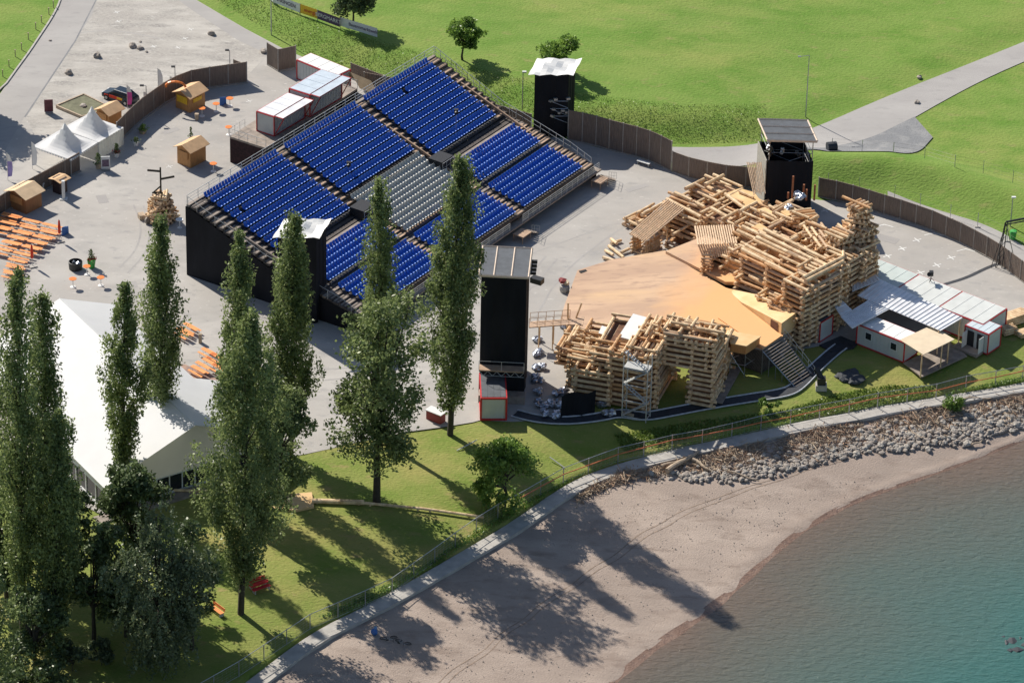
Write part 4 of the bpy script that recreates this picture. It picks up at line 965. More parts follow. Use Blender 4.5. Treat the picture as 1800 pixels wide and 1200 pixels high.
q = MB_(); q.prism([U(x, y, 6.75) for x, y in [(1113,551),(1139,558),(1116,599),(1087,591)]], .1); q.build('white_floor_sheet', M_white, cf)
q = MB_(); q.prism([U(x, y, 5.6) for x, y in [(1058,572),(1075,577),(1068,590),(1052,585)]], .1); q.build('white_floor_sheet', M_white, cf)
def dg(q):
    for k in range(5): q.cyl(U(1060+k*9,690-k*10,0.1), U(1085+k*9,640-k*9,2.2), .13, n=7)
CPF('diagonal_logs', dg)
def topf():
    for _ in range(55):
        q = MB_()
        x, y, z = rnd.choice([(1008,592,4.3),(1030,590,4.5),(1035,618,4.9),(1062,596,5.5),(1080,612,6.1),(1148,580,7.7),(1148,572,7.7),(1215,574,8.7),(1190,566,8.8),(1246,580,8.5)])
        a = RB+rnd.choice((0, math.pi/2))+rnd.uniform(-.1, .1); L = rnd.uniform(.8, 2.6); c = np.array([*XY(x+rnd.uniform(-12, 12), y+rnd.uniform(-9, 5), z), z+.05+rnd.uniform(-.3, .15)])
        v = np.array([math.cos(a), math.sin(a), 0])*L/2; q.cyl(c-v, c+v, .17, .15, 8, 0, 1); q.build('top_log', LM, cf)
topf()
q = MB_(); B_ = XY(1254,707,0); q.prism([(*B_, .12), (*(B_+E1[:2]*1.0), .12), (*(B_+E1[:2]*1.0+E2[:2]*8), .12), (*(B_+E2[:2]*8), .12)], .12)
tag(q.build('boardwalk', M_deckl), 'grey board strip on the grass along the right wall of the front log castle', 'boardwalk')

# stage: raked floor
S0, S1, S2 = U(1012,476,.7), U(1340,615,3.0), U(1169,442,1.5); SN = np.cross(S1-S0, S2-S0); SN /= np.linalg.norm(SN)
def SP_(x, y, dz=0.): return UP(x, y, S0, SN)+np.array([0, 0, dz])
stg = thing('stage', 'broad raked stage floor of orange and brown boards between the two log castles', 'stage', U(1170,560,0))
q = MB_(); pts = [(1015,475),(1075,456),(1169,440),(1215,470),(1275,505),(1350,530),(1398,549),(1375,592),(1340,614),(1290,600),(1180,600),(1060,590),(985,563),(992,537)]
P3 = [SP_(x, y) for x, y in pts]; n_ = len(P3)
for k in range(n_):
    a, c = P3[k], P3[(k+1) % n_]; q.quad([a, c, [c[0], c[1], 0], [a[0], a[1], 0]], 1)
q.quad(P3, 0); q.build('stage_floor', [M_stage, M_deckl], stg)
q = MB_(); q.prism([SP_(x, y, .35) for x, y in [(1170,446),(1240,418),(1300,440),(1330,500),(1275,500)]], .4); q.build('raised_floor', M_stage, stg)
q = MB_(); c = SP_(1025,477, .03); q.box(c, (.9, .5, .03), rz=.5); q.build('floor_hatch', M_dark, stg)
rp = [U(1303,531,2.75), U(1374,568,4.5), U(1400,549,4.5), U(1352,522,3.6), U(1276,506,2.15)]
q = MB_(); q.prism(rp, .1); q.build('upper_ramp', M_ply, stg)
q = MB_()
for a, c in ((rp[0], rp[1]), (rp[1], rp[2])): q.quad([a-UPV*.1, c-UPV*.1, [c[0], c[1], 2.8], [a[0], a[1], 2.6]])
q.build('ramp_side', M_ply, stg)
q = MB_(); v = rp[1]-rp[0]; a = rp[0]+v*.74-[.03,.05,0]; c = rp[0]+v*.92-[.03,.05,0]; q.quad([[a[0],a[1],a[2]-.15], [c[0],c[1],c[2]-.2], [c[0],c[1],3.0], [a[0],a[1],3.0]]); q.build('ramp_door', mat('brown_door', (.12,.05,.03), .7, .1), stg)
q = MB_(); q.prism([SP_(x, y, .12) for x, y in [(1300,533),(1374,591),(1341,614),(1262,560)]], .1); q.build('lower_ramp', M_stage, stg)
hb = thing('plywood_hut', 'flat topped plywood box standing on scaffold legs at the near edge of the stage', 'hut', U(1312,663,0))
T4 = [U(x, y, 4.0) for x, y in [(1278,580),(1338,591),(1312,608),(1284,603)]]
q = MB_(); q.prism(T4, .12); q.build('roof', M_ply, hb)
q = MB_(); mid = sum(T4)/4
for k in range(4):
    a, c = T4[k]+(mid-T4[k])*.06, T4[(k+1) % 4]+(mid-T4[(k+1) % 4])*.06; q.quad([a-UPV*.1, c-UPV*.1, c-UPV*1.1, a-UPV*1.1])
q.build('wall', M_hut, hb)
q = MB_()
for k in range(4):
    a, c = T4[k]+(mid-T4[k])*.08, T4[(k+1) % 4]+(mid-T4[(k+1) % 4])*.08; q.cyl([a[0],a[1],0], a-UPV*1.1, .04, n=5); q.cyl([a[0],a[1],.3], c-UPV*1.4, .03, n=4); q.cyl([a[0],a[1],1.5], [c[0],c[1],1.5], .03, n=4)
q.build('scaffold_leg', M_steel, hb)
# stairs down to the lake
sth = thing('stage_stairs', 'wide flight of open board steps from the stage down to the lawn', 'stairs', U(1412,668,0))
a0, a1, c0, c1 = U(1341,615,3.0), U(1376,592,3.0), U(1398,680,-.1), U(1430,660,-.1)
NS = 16
for k in range(NS):
    f = (k+.5)/NS; P, Q = a0*(1-f)+c0*f, a1*(1-f)+c1*f; v = (Q-P)/np.linalg.norm(Q-P); nn = np.array([v[1], -v[0], 0])
    q = MB_(); q.prism([P, Q, Q+nn*.19, P+nn*.19], .05); q.build('step', M_deckl, sth)
q = MB_()
for P, Q in ((a0, c0), (a1, c1)): q.cyl(P-UPV*.15, Q-UPV*.05, .07, n=4)
q.cyl((a0+a1)/2-UPV*.12, (c0+c1)/2-UPV*.02, .05, n=4)
q.build('stringer', M_steel, sth); q = MB_(); rail(q, a1+[.1,.1,0], c1+[.1,.1,0], 1.0, 5, .025, 1); q.build('handrail', M_steelw, sth)
q = MB_()
for k in range(5):
    for P, Q in ((a0, c0), (a1, c1)): p = P+(Q-P)*k/5; q.cyl([p[0],p[1],-.1], p, .04, n=4)
q.build('scaffold_leg', M_steel, sth)
# black netting below the stage edge
q = MB_()
for a, c in (((1290,600),(1340,614)), ((1340,614),(1375,592))):
    A_, B_ = SP_(*a), SP_(*c); q.quad([A_-UPV*.2, B_-UPV*.2, [B_[0],B_[1],0], [A_[0],A_[1],0]])
q.build('under_cloth', M_black, stg)
# silver scaffold tower
sc = thing('scaffold_tower', 'silver scaffold stair tower leaning on the front log castle', 'scaffold', U(1115,728,0))
e1, e2 = axes(R_(-20)); B0 = U(1093,734,0)
q = MB_()
cs = [B0, B0+e1*2.7, B0+e1*2.7+e2*1.4, B0+e2*1.4]
for c in cs: q.cyl(c, c+UPV*7.6, .065, n=5)
for z in np.arange(.3, 7.7, 1.95):
    for k in range(4): q.cyl(cs[k]+UPV*z, cs[(k+1) % 4]+UPV*z, .05, n=4)
q.build('frame', M_steelw, sc)
q = MB_()
for k, z in enumerate(np.arange(.3, 6.2, 1.95)):
    a, c = (cs[0], cs[1]) if k % 2 == 0 else (cs[1], cs[0]); q.cyl(a+UPV*z, c+UPV*(z+1.95), .055, n=4); q.cyl(a+e2*.5+UPV*z, c+e2*.5+UPV*(z+1.95), .055, n=4)
    for j in range(9): f = (j+.5)/9; p = a*(1-f)+c*f+e2*.08+UPV*(z+1.95*f); q.box(p+e2*.2, (.22, .55, .03), ax=(e1, e2, UPV))
q.build('stair_flight', M_steelw, sc)
q = MB_(); q.prism([c+UPV*6.3 for c in cs], .06); q.build('top_platform', M_steelw, sc)
# footbridge to the tower
fb = thing('footbridge', 'narrow timber footbridge with thin rails between the lighting tower and the front log castle', 'footbridge', U(960,600,0))
A_, B_ = U(930,575,2.6), U(1000,570,3.3); v = (B_-A_)/np.linalg.norm(B_-A_); nn = np.array([-v[1], v[0], 0])*1.3
q = MB_(); q.prism([A_, B_, B_+nn, A_+nn], .12)
q.prism([B_, B_+v*1.6-nn*.3, B_+v*1.6+nn*1.2, B_+nn], .12); q.build('deck', M_step, fb)
for o_ in (0, 1): q = MB_(); rail(q, A_+nn*o_, B_+nn*o_, 1.1, 5, .03, 1); q.build('railing', mat('timber_rail', (.45,.28,.15), .7, .2), fb)
q = MB_()
for k in (0.25, .6, .95): p = A_+(B_-A_)*k; q.cyl([p[0],p[1],0], p, .07, n=5); q.cyl([p[0]+nn[0],p[1]+nn[1],0], p+nn, .07, n=5)
q.build('leg', M_log, fb)
for (x, y, dx) in ((998,560,0), (1012,560,1.0)): q = MB_(); P = U(x, y, 3.3); q.cyl(P, P+np.array([dx*.6, 0, 2.0]), .1, n=7); q.build('upright_post', M_log, fb)
# foil rocks
for i, (x, y, n_, s_) in enumerate([(950,600,4,.5),(944,625,5,.6),(950,645,6,.7),(943,668,5,.6),(950,690,5,.6),(958,712,6,.8),(980,714,6,.7),(985,692,4,.5),(968,728,5,.8),(1030,697,5,.7),(1012,702,4,.6),(1058,714,4,.5),(1072,728,3,.4),(988,578,3,.4)]):
    foil('crumpled silver foil rock, ' + ['topmost of the heap right of the tall tower','second from the top beside the tall tower','in the middle of the heap right of the tower','fourth down the heap right of the tower','low in the heap right of the tower base','in front of the tower, left of the black sheet','just left of the black sheet','behind the upper left corner of the black sheet','nearest the grass, left of the black sheet','peeping over the right of the black sheet','peeping over the middle of the black sheet','right of the black sheet','by the foot of the silver scaffold','under the footbridge'][i], x, y, 0, n_, s_, .42, base=0.)
q = MB_(); P, Q = U(985,735,0), U(1045,728,0); v = (Q-P)
for k in range(8):
    a, c = P+v*k/8, P+v*(k+1)/8; q.quad([a+[0,.15*math.sin(k),0], c+[0,.15*math.sin(k+1),0], c+UPV*2.6+[.1,.5,.2*math.sin(k)], a+UPV*2.6+[.1,.5,.2*math.sin(k-1)]])
o = q.build('black_sheet', M_black); tag(o, 'black cloth screen hung in front of the foil rocks, left of the front log castle', 'cloth screen')
o.data.transform(Matrix.Translation(-Vector(P))); o.location = P
# loose logs left of the big castle and other lying logs
loose = [((1070,432),(1096,452)),((1092,444),(1106,437)),((1064,440),(1078,448)),((1074,428),(1092,422)),((1060,452),(1080,458)),((1074,420),(1084,428)),((1100,388),(1122,378)),((1106,398),(1128,386)),((1110,380),(1130,372))]
for i, (a, c) in enumerate(loose):
    P, Q = U(*a, .25), U(*c, .25+.1*(i % 3)); q = MB_(); q.cyl(P, Q, .19, .17, 8, 0, 1); o = q.build('loose_log', LM)
    o.data.transform(Matrix.Translation(-Vector(P))); o.location = P
    tag(o, 'loose peeled log left of the log castle, ' + ['longest one crossing the others','thin one pointing right','short one under the long log','short dark one at the back','stubby one nearest the stage','small one at the top of the heap','lowest of the three by the castle corner','middle of the three by the castle corner','farthest of the three by the castle corner'][i], 'log', 'loose logs beside the castle')

# ================================================================ SITE CONTAINERS AT THE RIGHT
e1, e2 = axes(R_(-38.6))
C1 = U(1505,604,0)
container('site_container', 'long white container with red frame and two small windows facing the lawn', C1, e1*6.3, e2*2.6, 2.5, M_roofw, windows=((.25, 0), (.78, 0)))
N0 = U(1440,602,0)
container('site_container', 'small white container with red frame in the shade below the log castle', N0-e1*.9, e1*.9+0*e2, e2*2.4, 2.5, M_felt, group=None)
b0 = U(1540,453,2.65)*[1,1,0]-e2*4.7; rnames = ['leftmost of three in the row behind the corrugated roof', 'middle one of three in the row behind the corrugated roof', 'rightmost of three in the row, with grey white roof']
for k in range(3):
    container('site_container', 'broad white container, '+rnames[k], b0+e1*(5.9*k), e1*5.84, e2*4.7, 2.6+.02*k, [mat('pale_green_roof', (.50,.56,.54), .5, .08, .8), mat('pale_grey_roof', (.60,.62,.60), .5, .08, .8), mat('pale_grey_roof', (.6,.62,.6))][k], group='row of broad containers on the asphalt')
C3 = U(1694,607,0)
t = container('toilet_container', 'small white container with red frame and open doors, at the right end of the site', C3, e1*3.1, e2*2.5, 2.55, mat('pale_blue_roof', (.55,.62,.66), .5, .05, .8))
for f, dr in ((.12, 1), (.82, -1)):
    q = MB_(); h = C3+e1*3.1*f-e2*.05; q.box(h-e2*.5+UPV*1.15, (.05, .95, 2.0), ax=(e1, e2, UPV)); q.build('door', M_white, t)
    q = MB_(); q.box(h+e1*.45*dr+UPV*1.15-e2*.02, (.85, .04, 2.0), ax=(e1, e2, UPV)); q.build('doorway_shade', M_dark, t)  # near-black panel paints the shade inside the open door
q = MB_(); q.prism([C3-e1*.6-e2*1.4+UPV*.3, C3+e1*2.6-e2*1.4+UPV*.3, C3+e1*2.6-e2*.1+UPV*.3, C3-e1*.6-e2*.1+UPV*.3], .3)
tag(q.build('wooden_landing', M_deckl), 'low brown board landing before the open doors of the small container', 'landing')
def tinroof(name, label, pts, zs, ribs, m=M_tin, posts=()):
    P = [U(x, y, z) for (x, y), z in zip(pts, zs)]; c = sum(P)/len(P); c[2] = 0
    t = thing(name, label, 'roof', c); q = MB_(); q.prism(P, .07)
    q.build('sheet', m, t)
    q = MB_(); A_, B_, C__, D_ = P[:4]
    for k in range(ribs): f = (k+.5)/ribs; q.cyl(A_*(1-f)+B_*f+UPV*.03, D_*(1-f)+C__*f+UPV*.03, .05, n=4)
    if ribs: q.build('ribs', m, t)
    for (x, y, z) in posts:
        q = MB_(); p = U(x, y, z); q.box([p[0], p[1], z/2], (.14, .14, z)); q.build('post', M_log, t)
    return t
tinroof('corrugated_roof', 'long corrugated white roof behind the windowed container, half in castle shadow', [(1507,519),(1653,581),(1692,558),(1546,490)], [3.15,3.15,3.3,3.3], 20, posts=((1650,582,3.0),(1688,561,3.0)))
tinroof('corrugated_roof', 'uneven corrugated sheets under the scaffold at the foot of the log turrets', [(1498,512),(1548,492),(1521,463),(1500,470)], [3.4,3.4,3.7,3.7], 8)
tinroof('corrugated_roof', 'grey corrugated lean-to roof over the dark passage left of the windowed container', [(1478,557),(1498,577),(1563,543),(1528,526)], [2.95,2.95,3.1,3.1], 9)
tinroof('corrugated_roof', 'narrow sloping corrugated sheet at the left, right beside the castle corner', [(1455,519),(1479,557),(1501,548),(1464,511)], [3.6,2.95,2.95,3.6], 4)
tinroof('porch_roof', 'pale plywood porch roof on timber posts at the end of the windowed container', [(1582,597),(1623,623),(1678,596),(1636,572)], [2.85]*4, 0, mat('pale_plywood', (.68,.56,.40), .7, .08, 1), posts=((1621,624,2.8),(1656,608,2.8),(1668,601,2.8)))
q = MB_(); q.prism([U(x, y, .12) for x, y in [(1588,637),(1620,662),(1700,625),(1668,600)]], .15); tag(q.build('porch_floor', M_deckl), 'grey board floor below the plywood porch roof', 'porch floor')
q = MB_(); q.prism([U(x, y, .1) for x, y in [(1440,606),(1478,590),(1508,603),(1500,612),(1462,618)]], .1); tag(q.build('passage_floor', M_tarp), 'dark flat sheet on the ground in the passage between the two windowed and small containers', 'floor mat')  # flat dark sheet over the passage ground
q = MB_(); A_ = b0+e1*17.7; q.quad([A_+UPV*.05, A_+e2*4.7+UPV*.05, A_+e2*4.7+UPV*2.6, A_+UPV*2.6]); 
t = thing('roof_spotlight', 'black spotlight standing on a white container roof at the right', 'spotlight', U(1636,494,2.75)); P = U(1636,494,2.75)
q = MB_(); q.cyl(P, P+UPV*.9, .05, n=5)
for a in range(3): q.cyl(P+UPV*.4, P+np.array([.4*math.cos(a*2.1), .4*math.sin(a*2.1), 0]), .03, n=4)
q.build('stand', M_blk, t); q = MB_(); q.box(P+UPV*1.0, (.45, .5, .5)); q.cyl(P+[-.1,-.2,1.0], P+[-.3,-.55,1.15], .2, .26, 8); q.build('lamp_head', M_blk, t)
for i, (a, c) in enumerate((((1605,504),(1620,512)), ((1560,492),(1600,502)))):
    pass
# timber stacks at the right edge
for i, (x, y, n_, L, lab) in enumerate([(1782,566,4,3.4,'bright stack of sawn timber on the asphalt at the right edge'), (1771,584,3,1.6,'lower heap of short logs at the right edge, ends facing the containers'), (1798,588,2,1.6,'small board pile on the grass at the right edge')]):
    P = U(x, y, 0); q = MB_(); ee1, ee2 = axes(R_(35) if i == 0 else R_(30))
    for r_ in range(n_):
        for k in range(5 if i == 0 else 4):
            c = P+ee2*(k-2)*.3+UPV*(.16+.28*r_); v = ee1*L/2*rnd.uniform(.85, 1.1)
            if i == 1: q.cyl(c-v, c+v, .14, n=7, mat=0, cap=1)
            else: q.box(c, (L*rnd.uniform(.9, 1.1), .26, .24), ax=(ee1, ee2, UPV))
    o = q.build('timber_stack', LM); o.data.transform(Matrix.Translation(-Vector(P))); o.location = P; tag(o, lab, 'timber stack', 'timber stacks at the right edge')
# painted crosses on the asphalt
for i, (x, y) in enumerate([(1612,422),(1586,437),(1560,450),(1672,453),(1647,466),(1618,479),(1451,370),(1340,470)][:7]):
    P = U(x, y, 0); q = MB_(); q.box((P[0], P[1], .012), (1.15, .16, .006), rz=.5); q.box((P[0], P[1], .016), (1.1, .16, .006), rz=2.1); o = q.build('painted_cross', M_mark); tag(o, kind='structure')
for i, (x, y) in enumerate([(1554,396),(1640,411),(1697,439)]):
    P = U(x, y, 0); q = MB_(); q.box((P[0]-.45, P[1]-.1, .012), (1.3, .16, .006), rz=.5); q.box((P[0]+.5, P[1]-.1, .016), (1.3, .16, .006), rz=-.5); o = q.build('painted_chevron', M_mark); tag(o, kind='structure')
for i, (x, y) in enumerate([(335,52),(325,68),(313,84),(208,38),(438,178),(298,293),(270,82),(205,22)]):
    P = U(x, y, 0); q = MB_(); q.box((P[0], P[1], .012), (.9, .1, .006), rz=.6); q.box((P[0], P[1], .016), (.8, .1, .006), rz=2.2); o = q.build('painted_cross', M_mark); tag(o, kind='structure')

# black mat path along the front of the castles
def pathribbon(pts, wd, z, m, name, dz=0):
    P = smoothline(np.array([U(x, y, -.05)[:2] for x, y in pts])); P = resample(P, .6); T = np.gradient(P, axis=0); T /= np.linalg.norm(T, axis=1)[:, None]; N = np.stack([-T[:, 1], T[:, 0]], 1)
    A_, B_ = P+N*wd/2, P-N*wd/2; q = MB_()
    for i in range(len(P)-1): q.quad([(*A_[i], z+H(*A_[i])), (*B_[i], z+H(*B_[i])), (*B_[i+1], z+H(*B_[i+1])), (*A_[i+1], z+H(*A_[i+1]))])
    return tag(q.build(name, m), kind='structure'), A_, B_
PT = [(905,728),(940,738),(990,742),(1050,735),(1090,726),(1130,733),(1180,724),(1240,712),(1310,700),(1380,690),(1402,680),(1432,650),(1462,622),(1478,610)]
o, A_, B_ = pathribbon(PT, 1.5, .10, M_tarp, 'mat_path')
for E_, lab in ((A_, 'pale sandbag edging on the castle side of the black mat path'), (B_, 'pale sandbag edging on the lake side of the black mat path')):
    q = MB_(); r_ = [np.array([*p, .17+H(*p)]) for p in E_]
    for i in range(len(r_)-1): q.cyl(r_[i]+(r_[i]-r_[i+1])*.1, r_[i+1], .09, .09, 6)
    tag(q.build('path_edging', mat('white_sandbags', (.5,.52,.56), .8, .2, 2)), lab, 'path edging')
# follow spot cart by the stairs, black tarp heap
t = thing('equipment_cart', 'black equipment cart on a pale base at the bend of the mat path', 'cart', G(1443,684)); P = G(1443,684)
q = MB_(); q.box(P+UPV*.35, (1.2, 1.0, .7)); q.build('base', M_conc, t); q = MB_(); q.box(P+UPV*1.1, (.9, .8, .8)); q.cyl(P+UPV*1.4, P+np.array([-.6, .6, 2.2]), .28, .33, 9); q.build('machine_body', M_blk, t)
q = MB_(); P = G(1490,662)
for k in range(5): q.blob(P+np.array([rnd.uniform(-.8,.8), rnd.uniform(-.7,.7), .1]), .9, k, jit=.15, flat=.4, n=2)
o = q.build('tarp_heap', M_tarp); tag(o, 'flat dark tarpaulin heap on the lawn left of the porch', 'tarpaulin')
t = thing('bale_bag', 'pale wrapped bale standing at the shore fence below the castles', 'bale', G(1075,815)); P = G(1075,818)
q = MB_(); q.lathe([(.75,0),(.82,.5),(.8,1.1),(.55,1.35),(.1,1.4)], P, 10); q.build('wrapped_body', mat('bale_cover', (.42,.43,.42), .8, .25, 2, bump=.6), t)
t = thing('stone_slab_bench', 'pale log bench on the sunny grass by the mat path', 'bench', G(1104,734)); P, Q = G(1095,731), G(1113,737)
q = MB_(); q.cyl(P+UPV*.45, Q+UPV*.45, .2, n=8); q.build('seat', M_drift, t)
for p in (P, Q): q = MB_(); q.cyl(p*.85+(P+Q)*.075, p*.85+(P+Q)*.075+UPV*.3, .12, n=6); q.build('leg', M_drift, t)

# ================================================================ FLOOD LIGHTS, BANNERS, MISC AT THE BACK
def lamp(label, x, y, h, arm=(0, 0), head=M_blk, dark=M_steel, cat='street lamp', hs=.3):
    P = G(x, y); t = thing('lamp_post', label, cat, P); q = MB_(); q.cyl(P, P+UPV*h, .08, .05, 7); 
    A_ = P+np.array([arm[0], arm[1], h])
    if arm != (0, 0): q.cyl(P+UPV*h, A_, .04, n=5)
    q.build('pole', dark, t); q = MB_(); q.box(A_+UPV*.02, (hs*1.6, hs, hs*.5)); q.build('lamp_head', head, t); return t
lamp('tall thin lamp pole with a side arm rising behind the striped lamp tower', 1416, 206, 8.3, (-1.2, -.4), M_steel, hs=.22)
lamp('white headed lamp post on the slope at the far right', 1776, 398, 3.8, (.1, 0), M_white)
lamp('slim lamp post left of the tarpaulin topped tower', 918, 192, 5.0, (.15, 0), M_white)
lamp('lamp post at the foot of the banner slope, top left', 477, 62, 6.0, (0, 0), M_steel)
lamp('bent street lamp behind the board fence, nearest the parked car', 258, 203, 4.0, (-.5, 0), M_blk)
lamp('thin lamp post behind the feather flags at the car park', 308, 146, 2.2, (-.2, 0), M_blk)
lamp('lamp post behind the right end of the car park fence', 404, 122, 2.6, (-.3, 0), M_blk)
# truss mast
t = thing('lighting_mast', 'black braced mast with a long boom over the fence at the right edge', 'lighting mast', U(1755,468,0)); P = U(1755,468,0); T_ = P+UPV*5.6+np.array([.5, .3, 0])
q = MB_()
for dx, dy in ((-.35,-.35), (.35,-.35), (0,.4)): q.cyl(P+[dx,dy,0], T_+[dx*.4,dy*.4,0], .06, n=5)
for k in range(7): q.cyl(P+(T_-P)*k/7+[-.25,-.25,0], P+(T_-P)*(k+1)/7+[.2,-.2,0], .035, n=4)
q.build('mast', M_blk, t); q = MB_(); q.cyl(T_, T_+np.array([5.5, 1.6, .4]), .12, n=6); q.cyl(T_-UPV*.35, T_+np.array([5.5,1.6,0.1]), .08, n=5); q.build('boom', M_blk, t)
q = MB_(); q.cyl(T_-UPV*.3, P+np.array([2.0, .8, 0]), .04, n=4); q.cyl(T_-UPV*.3, P+np.array([-.9,-.4,0]), .04, n=4); q.build('stay', M_blk, t)
t = thing('waste_bin', 'bright green waste bin on the slope path at the far right', 'bin', G(1780,421)); P = G(1780,421)
q = MB_(); q.lathe([(.32,.1),(.42,.9),(.45,1.0)], P, 8); q.build('body', M_green, t); q = MB_(); q.lathe([(.47,1.0),(.40,1.15),(.05,1.2)], P, 8); q.build('lid', M_green, t)
# round hay net on the mound
t = thing('cable_drum', 'dark wrapped bale beside a small pale block, right of the striped tower', 'bale', G(1461,266)); P = G(1461,266)
q = MB_(); q.cyl(P+[-.5,0,.55], P+[.6,.3,.55], .6, n=12); q.build('wrapped_body', M_tarp, t)
# meadow banners
bt = thing('banner_fence', 'long row of advertising banners along the meadow edge, yellow one in the middle', 'banner', G(560,50))
segs = [((455,-16),(481,8),M_white,None,0),((481,8),(527,26),M_white,'ZÄHRINGEN',.4),((527.5,26),(558,36.5),M_yel,'energie',.62),((558,36.5),(597,51),M_purp,'BERGMARKT',.5),((598,49),(663,69),M_white,'Bauernmarktwelt',.62)]
for (a, c, m_, txt, fx) in segs:
    P, Q = G(*a), G(*c); v = Q-P; L = np.linalg.norm(v); u = v/L; up = UPV
    q = MB_(); q.quad([P+up*.25, Q+up*.25, Q+up*1.45, P+up*1.45]); q.quad([P+up*.25+[.02,.05,0], P+up*1.45+[.02,.05,0], Q+up*1.45+[.02,.05,0], Q+up*.25+[.02,.05,0]]); q.build('banner_panel', m_, bt)
    q = MB_(); q.cyl(P, P+up*1.55, .05, n=5); q.build('support_post', M_steel, bt)
    if txt:
        cu = bpy.data.curves.new('txt', 'FONT'); cu.body = txt; cu.size = .72 if len(txt) < 12 else .62; cu.extrude = .008; cu.align_x = 'CENTER'; cu.align_y = 'CENTER'
        to = bpy.data.objects.new('txt', cu); COL.objects.link(to); bpy.context.view_layer.update()
        me = bpy.data.meshes.new_from_object(to.evaluated_get(bpy.context.evaluated_depsgraph_get())); bpy.data.objects.remove(to)
        tx = bpy.data.objects.new('lettering', me); COL.objects.link(tx); me.materials.clear(); me.materials.append({'energie': M_red, 'BERGMARKT': M_white}.get(txt, M_purp)); tx.parent = bt
        nrm = np.cross(u, up); M4 = Matrix(((u[0], up[0], nrm[0], 0), (u[1], up[1], nrm[1], 0), (u[2], up[2], nrm[2], 0), (0, 0, 0, 1)))
        pos = P+v*fx+up*.88+nrm*.03-np.array(parent_world(bt)); M4.translation = Vector(pos); tx.matrix_local = M4
t = thing('marker_tent', 'small brown camouflage tent roof between the white container and the stand', 'tent', G(640,150))
a = [U(x, y, z) for x, y, z in [(602,132,1.2),(650,128,1.2),(668,138,1.0),(625,142,2.6),(655,150,1.0),(610,150,1.2)]]
q = MB_(); A_, B_ = U(616,127,2.6), U(652,142,2.6); dd = np.array([.55, -.8, 0])*2.2
for s_ in (1, -1): q.quad([A_, B_, B_+dd*s_-UPV*1.3, A_+dd*s_-UPV*1.3])
q.build('canvas', mat('tan_canvas', (.42,.32,.2), .8, .15, 1), t)
# rocks on the car park
for i, (x, y, r, lab) in enumerate([(171,101,.55,'pale boulder on the car park, right of the lone lower one'),(121,131,.55,'lone pale boulder nearest the road at the car park'),(233,83,.5,'brown boulder in the small rock group on the car park'),(246,87,.38,'grey boulder on the right of the small rock group'),(258,93,.22,'small dark stone just right of the rock group'),(247,75,.2,'thin upright dark stone behind the rock group'),(372,62,.5,'dark boulder alone at the upper right of the car park'),(88,73,.2,'small stone on the road at the top left'),(464,93,.45,'pale boulder beside the angled board fence'),(1612,182,.35,'small rock at the fork of the meadow road'),(1616,138,.35,'small white stone on the meadow road edge')]):
    P = G(x, y); q = MB_(); q.blob((0, 0, r*.45), r, i+3, jit=.22, flat=.75, n=2); o = q.build('boulder', M_stone, smooth=False); o.location = P; tag(o, lab, 'boulder', 'boulders on the car park and road edges')
q = MB_(); P = U(992,512,0)
t = thing('flower_stand', 'round pale planter with red and cream pots, left of the stage', 'planter', P)
q.lathe([(.5,0),(.6,.4),(.55,.75),(.1,.8)], P, 10); q.build('pot', M_conc, t); q = MB_(); q.blob(P+[-.25,.3,1.2], .38, 2, n=2); q.build('red_pot', mat('dark_red', (.22,.03,.03), .7, .1), t); q = MB_(); q.blob(P+[.25,.1,1.05], .36, 3, n=2); q.build('cream_pot', mat('cream', (.62,.52,.35), .7, .1), t)
t = thing('park_bench', 'low white bench on the grass strip at the tall curved fence', 'bench', U(1131,291,0)); a, c = U(1120,287,0), U(1143,294,0)
q = MB_(); v = (c-a)/np.linalg.norm(c-a); q.box((a+c)/2+UPV*.45, (1.7, .5, .08), rz=ang(a, c)); q.build('seat', M_white, t)
for p in (a, c): q = MB_(); q.box(p*.8+(a+c)*.1+UPV*.2, (.1, .4, .4), rz=ang(a, c)); q.build('leg', M_steel, t)
# container at the tall tower foot
k0 = U(845,738,0); k1 = U(888,738,0); ex = k1-k0; ex[2] = 0; ex = ex/np.linalg.norm(ex)*2.7; ey = np.array([-ex[1], ex[0], 0])/2.7*5.2+np.array([-.0,0,0])
container('tower_container', 'pale container with a thick red frame at the foot of the tall lighting tower', k0, ex, ey, 2.75, M_felt, fr=.16)
t = thing('serving_box', 'red sided box with a white lid on the asphalt beside the tall poplar', 'box', U(765,738,0)); P = U(766,738,0)
q = MB_(); q.box(P+UPV*.55, (.9, 1.9, 1.1), rz=.95); q.build('body', mat('dark_red_panel', (.25,.03,.02), .6, .1), t); q = MB_(); q.box(P+UPV*1.14, (1.1, 2.1, .08), rz=.95); q.build('lid', M_white, t)

# ================================================================ WHITE MARQUEE
ZE, ZR = 3.4, 7.5
E0 = U(185,852,ZE); G1 = U(342,805,ZE); g = (G1-E0); HW = np.linalg.norm(g); g /= HW; bk = np.array([-g[1], g[0], 0])
if bk[0] > 0: bk = -bk
mq = thing('marquee', 'huge white marquee with glazed gable and sides behind the poplars at the left', 'marquee', (*U(240,820,0)[:2], 0))
def mp_(s_, dpt, z): p = E0+g*s_*HW+bk*dpt; return np.array([p[0], p[1], z])
p2 = U(200,545,ZE+.8)-E0; L2 = float(p2@bk); s2 = float(p2@g)/HW
L1 = 12.0
def roofseg(q, s0, z0, s1, z1, d0, d1, n=8):
    for k in range(n):
        a, b = d0+(d1-d0)*k/n, d0+(d1-d0)*(k+1)/n
        for j in range(4):
            u0, u1 = j/4, (j+1)/4; f = lambda u: (s0+(s1-s0)*u, z0+(z1-z0)*u)
            (sa, za), (sb, zb) = f(u0), f(u1); q.quad([mp_(sa,a,za), mp_(sb,a,zb), mp_(sb,b,zb), mp_(sa,b,za)])
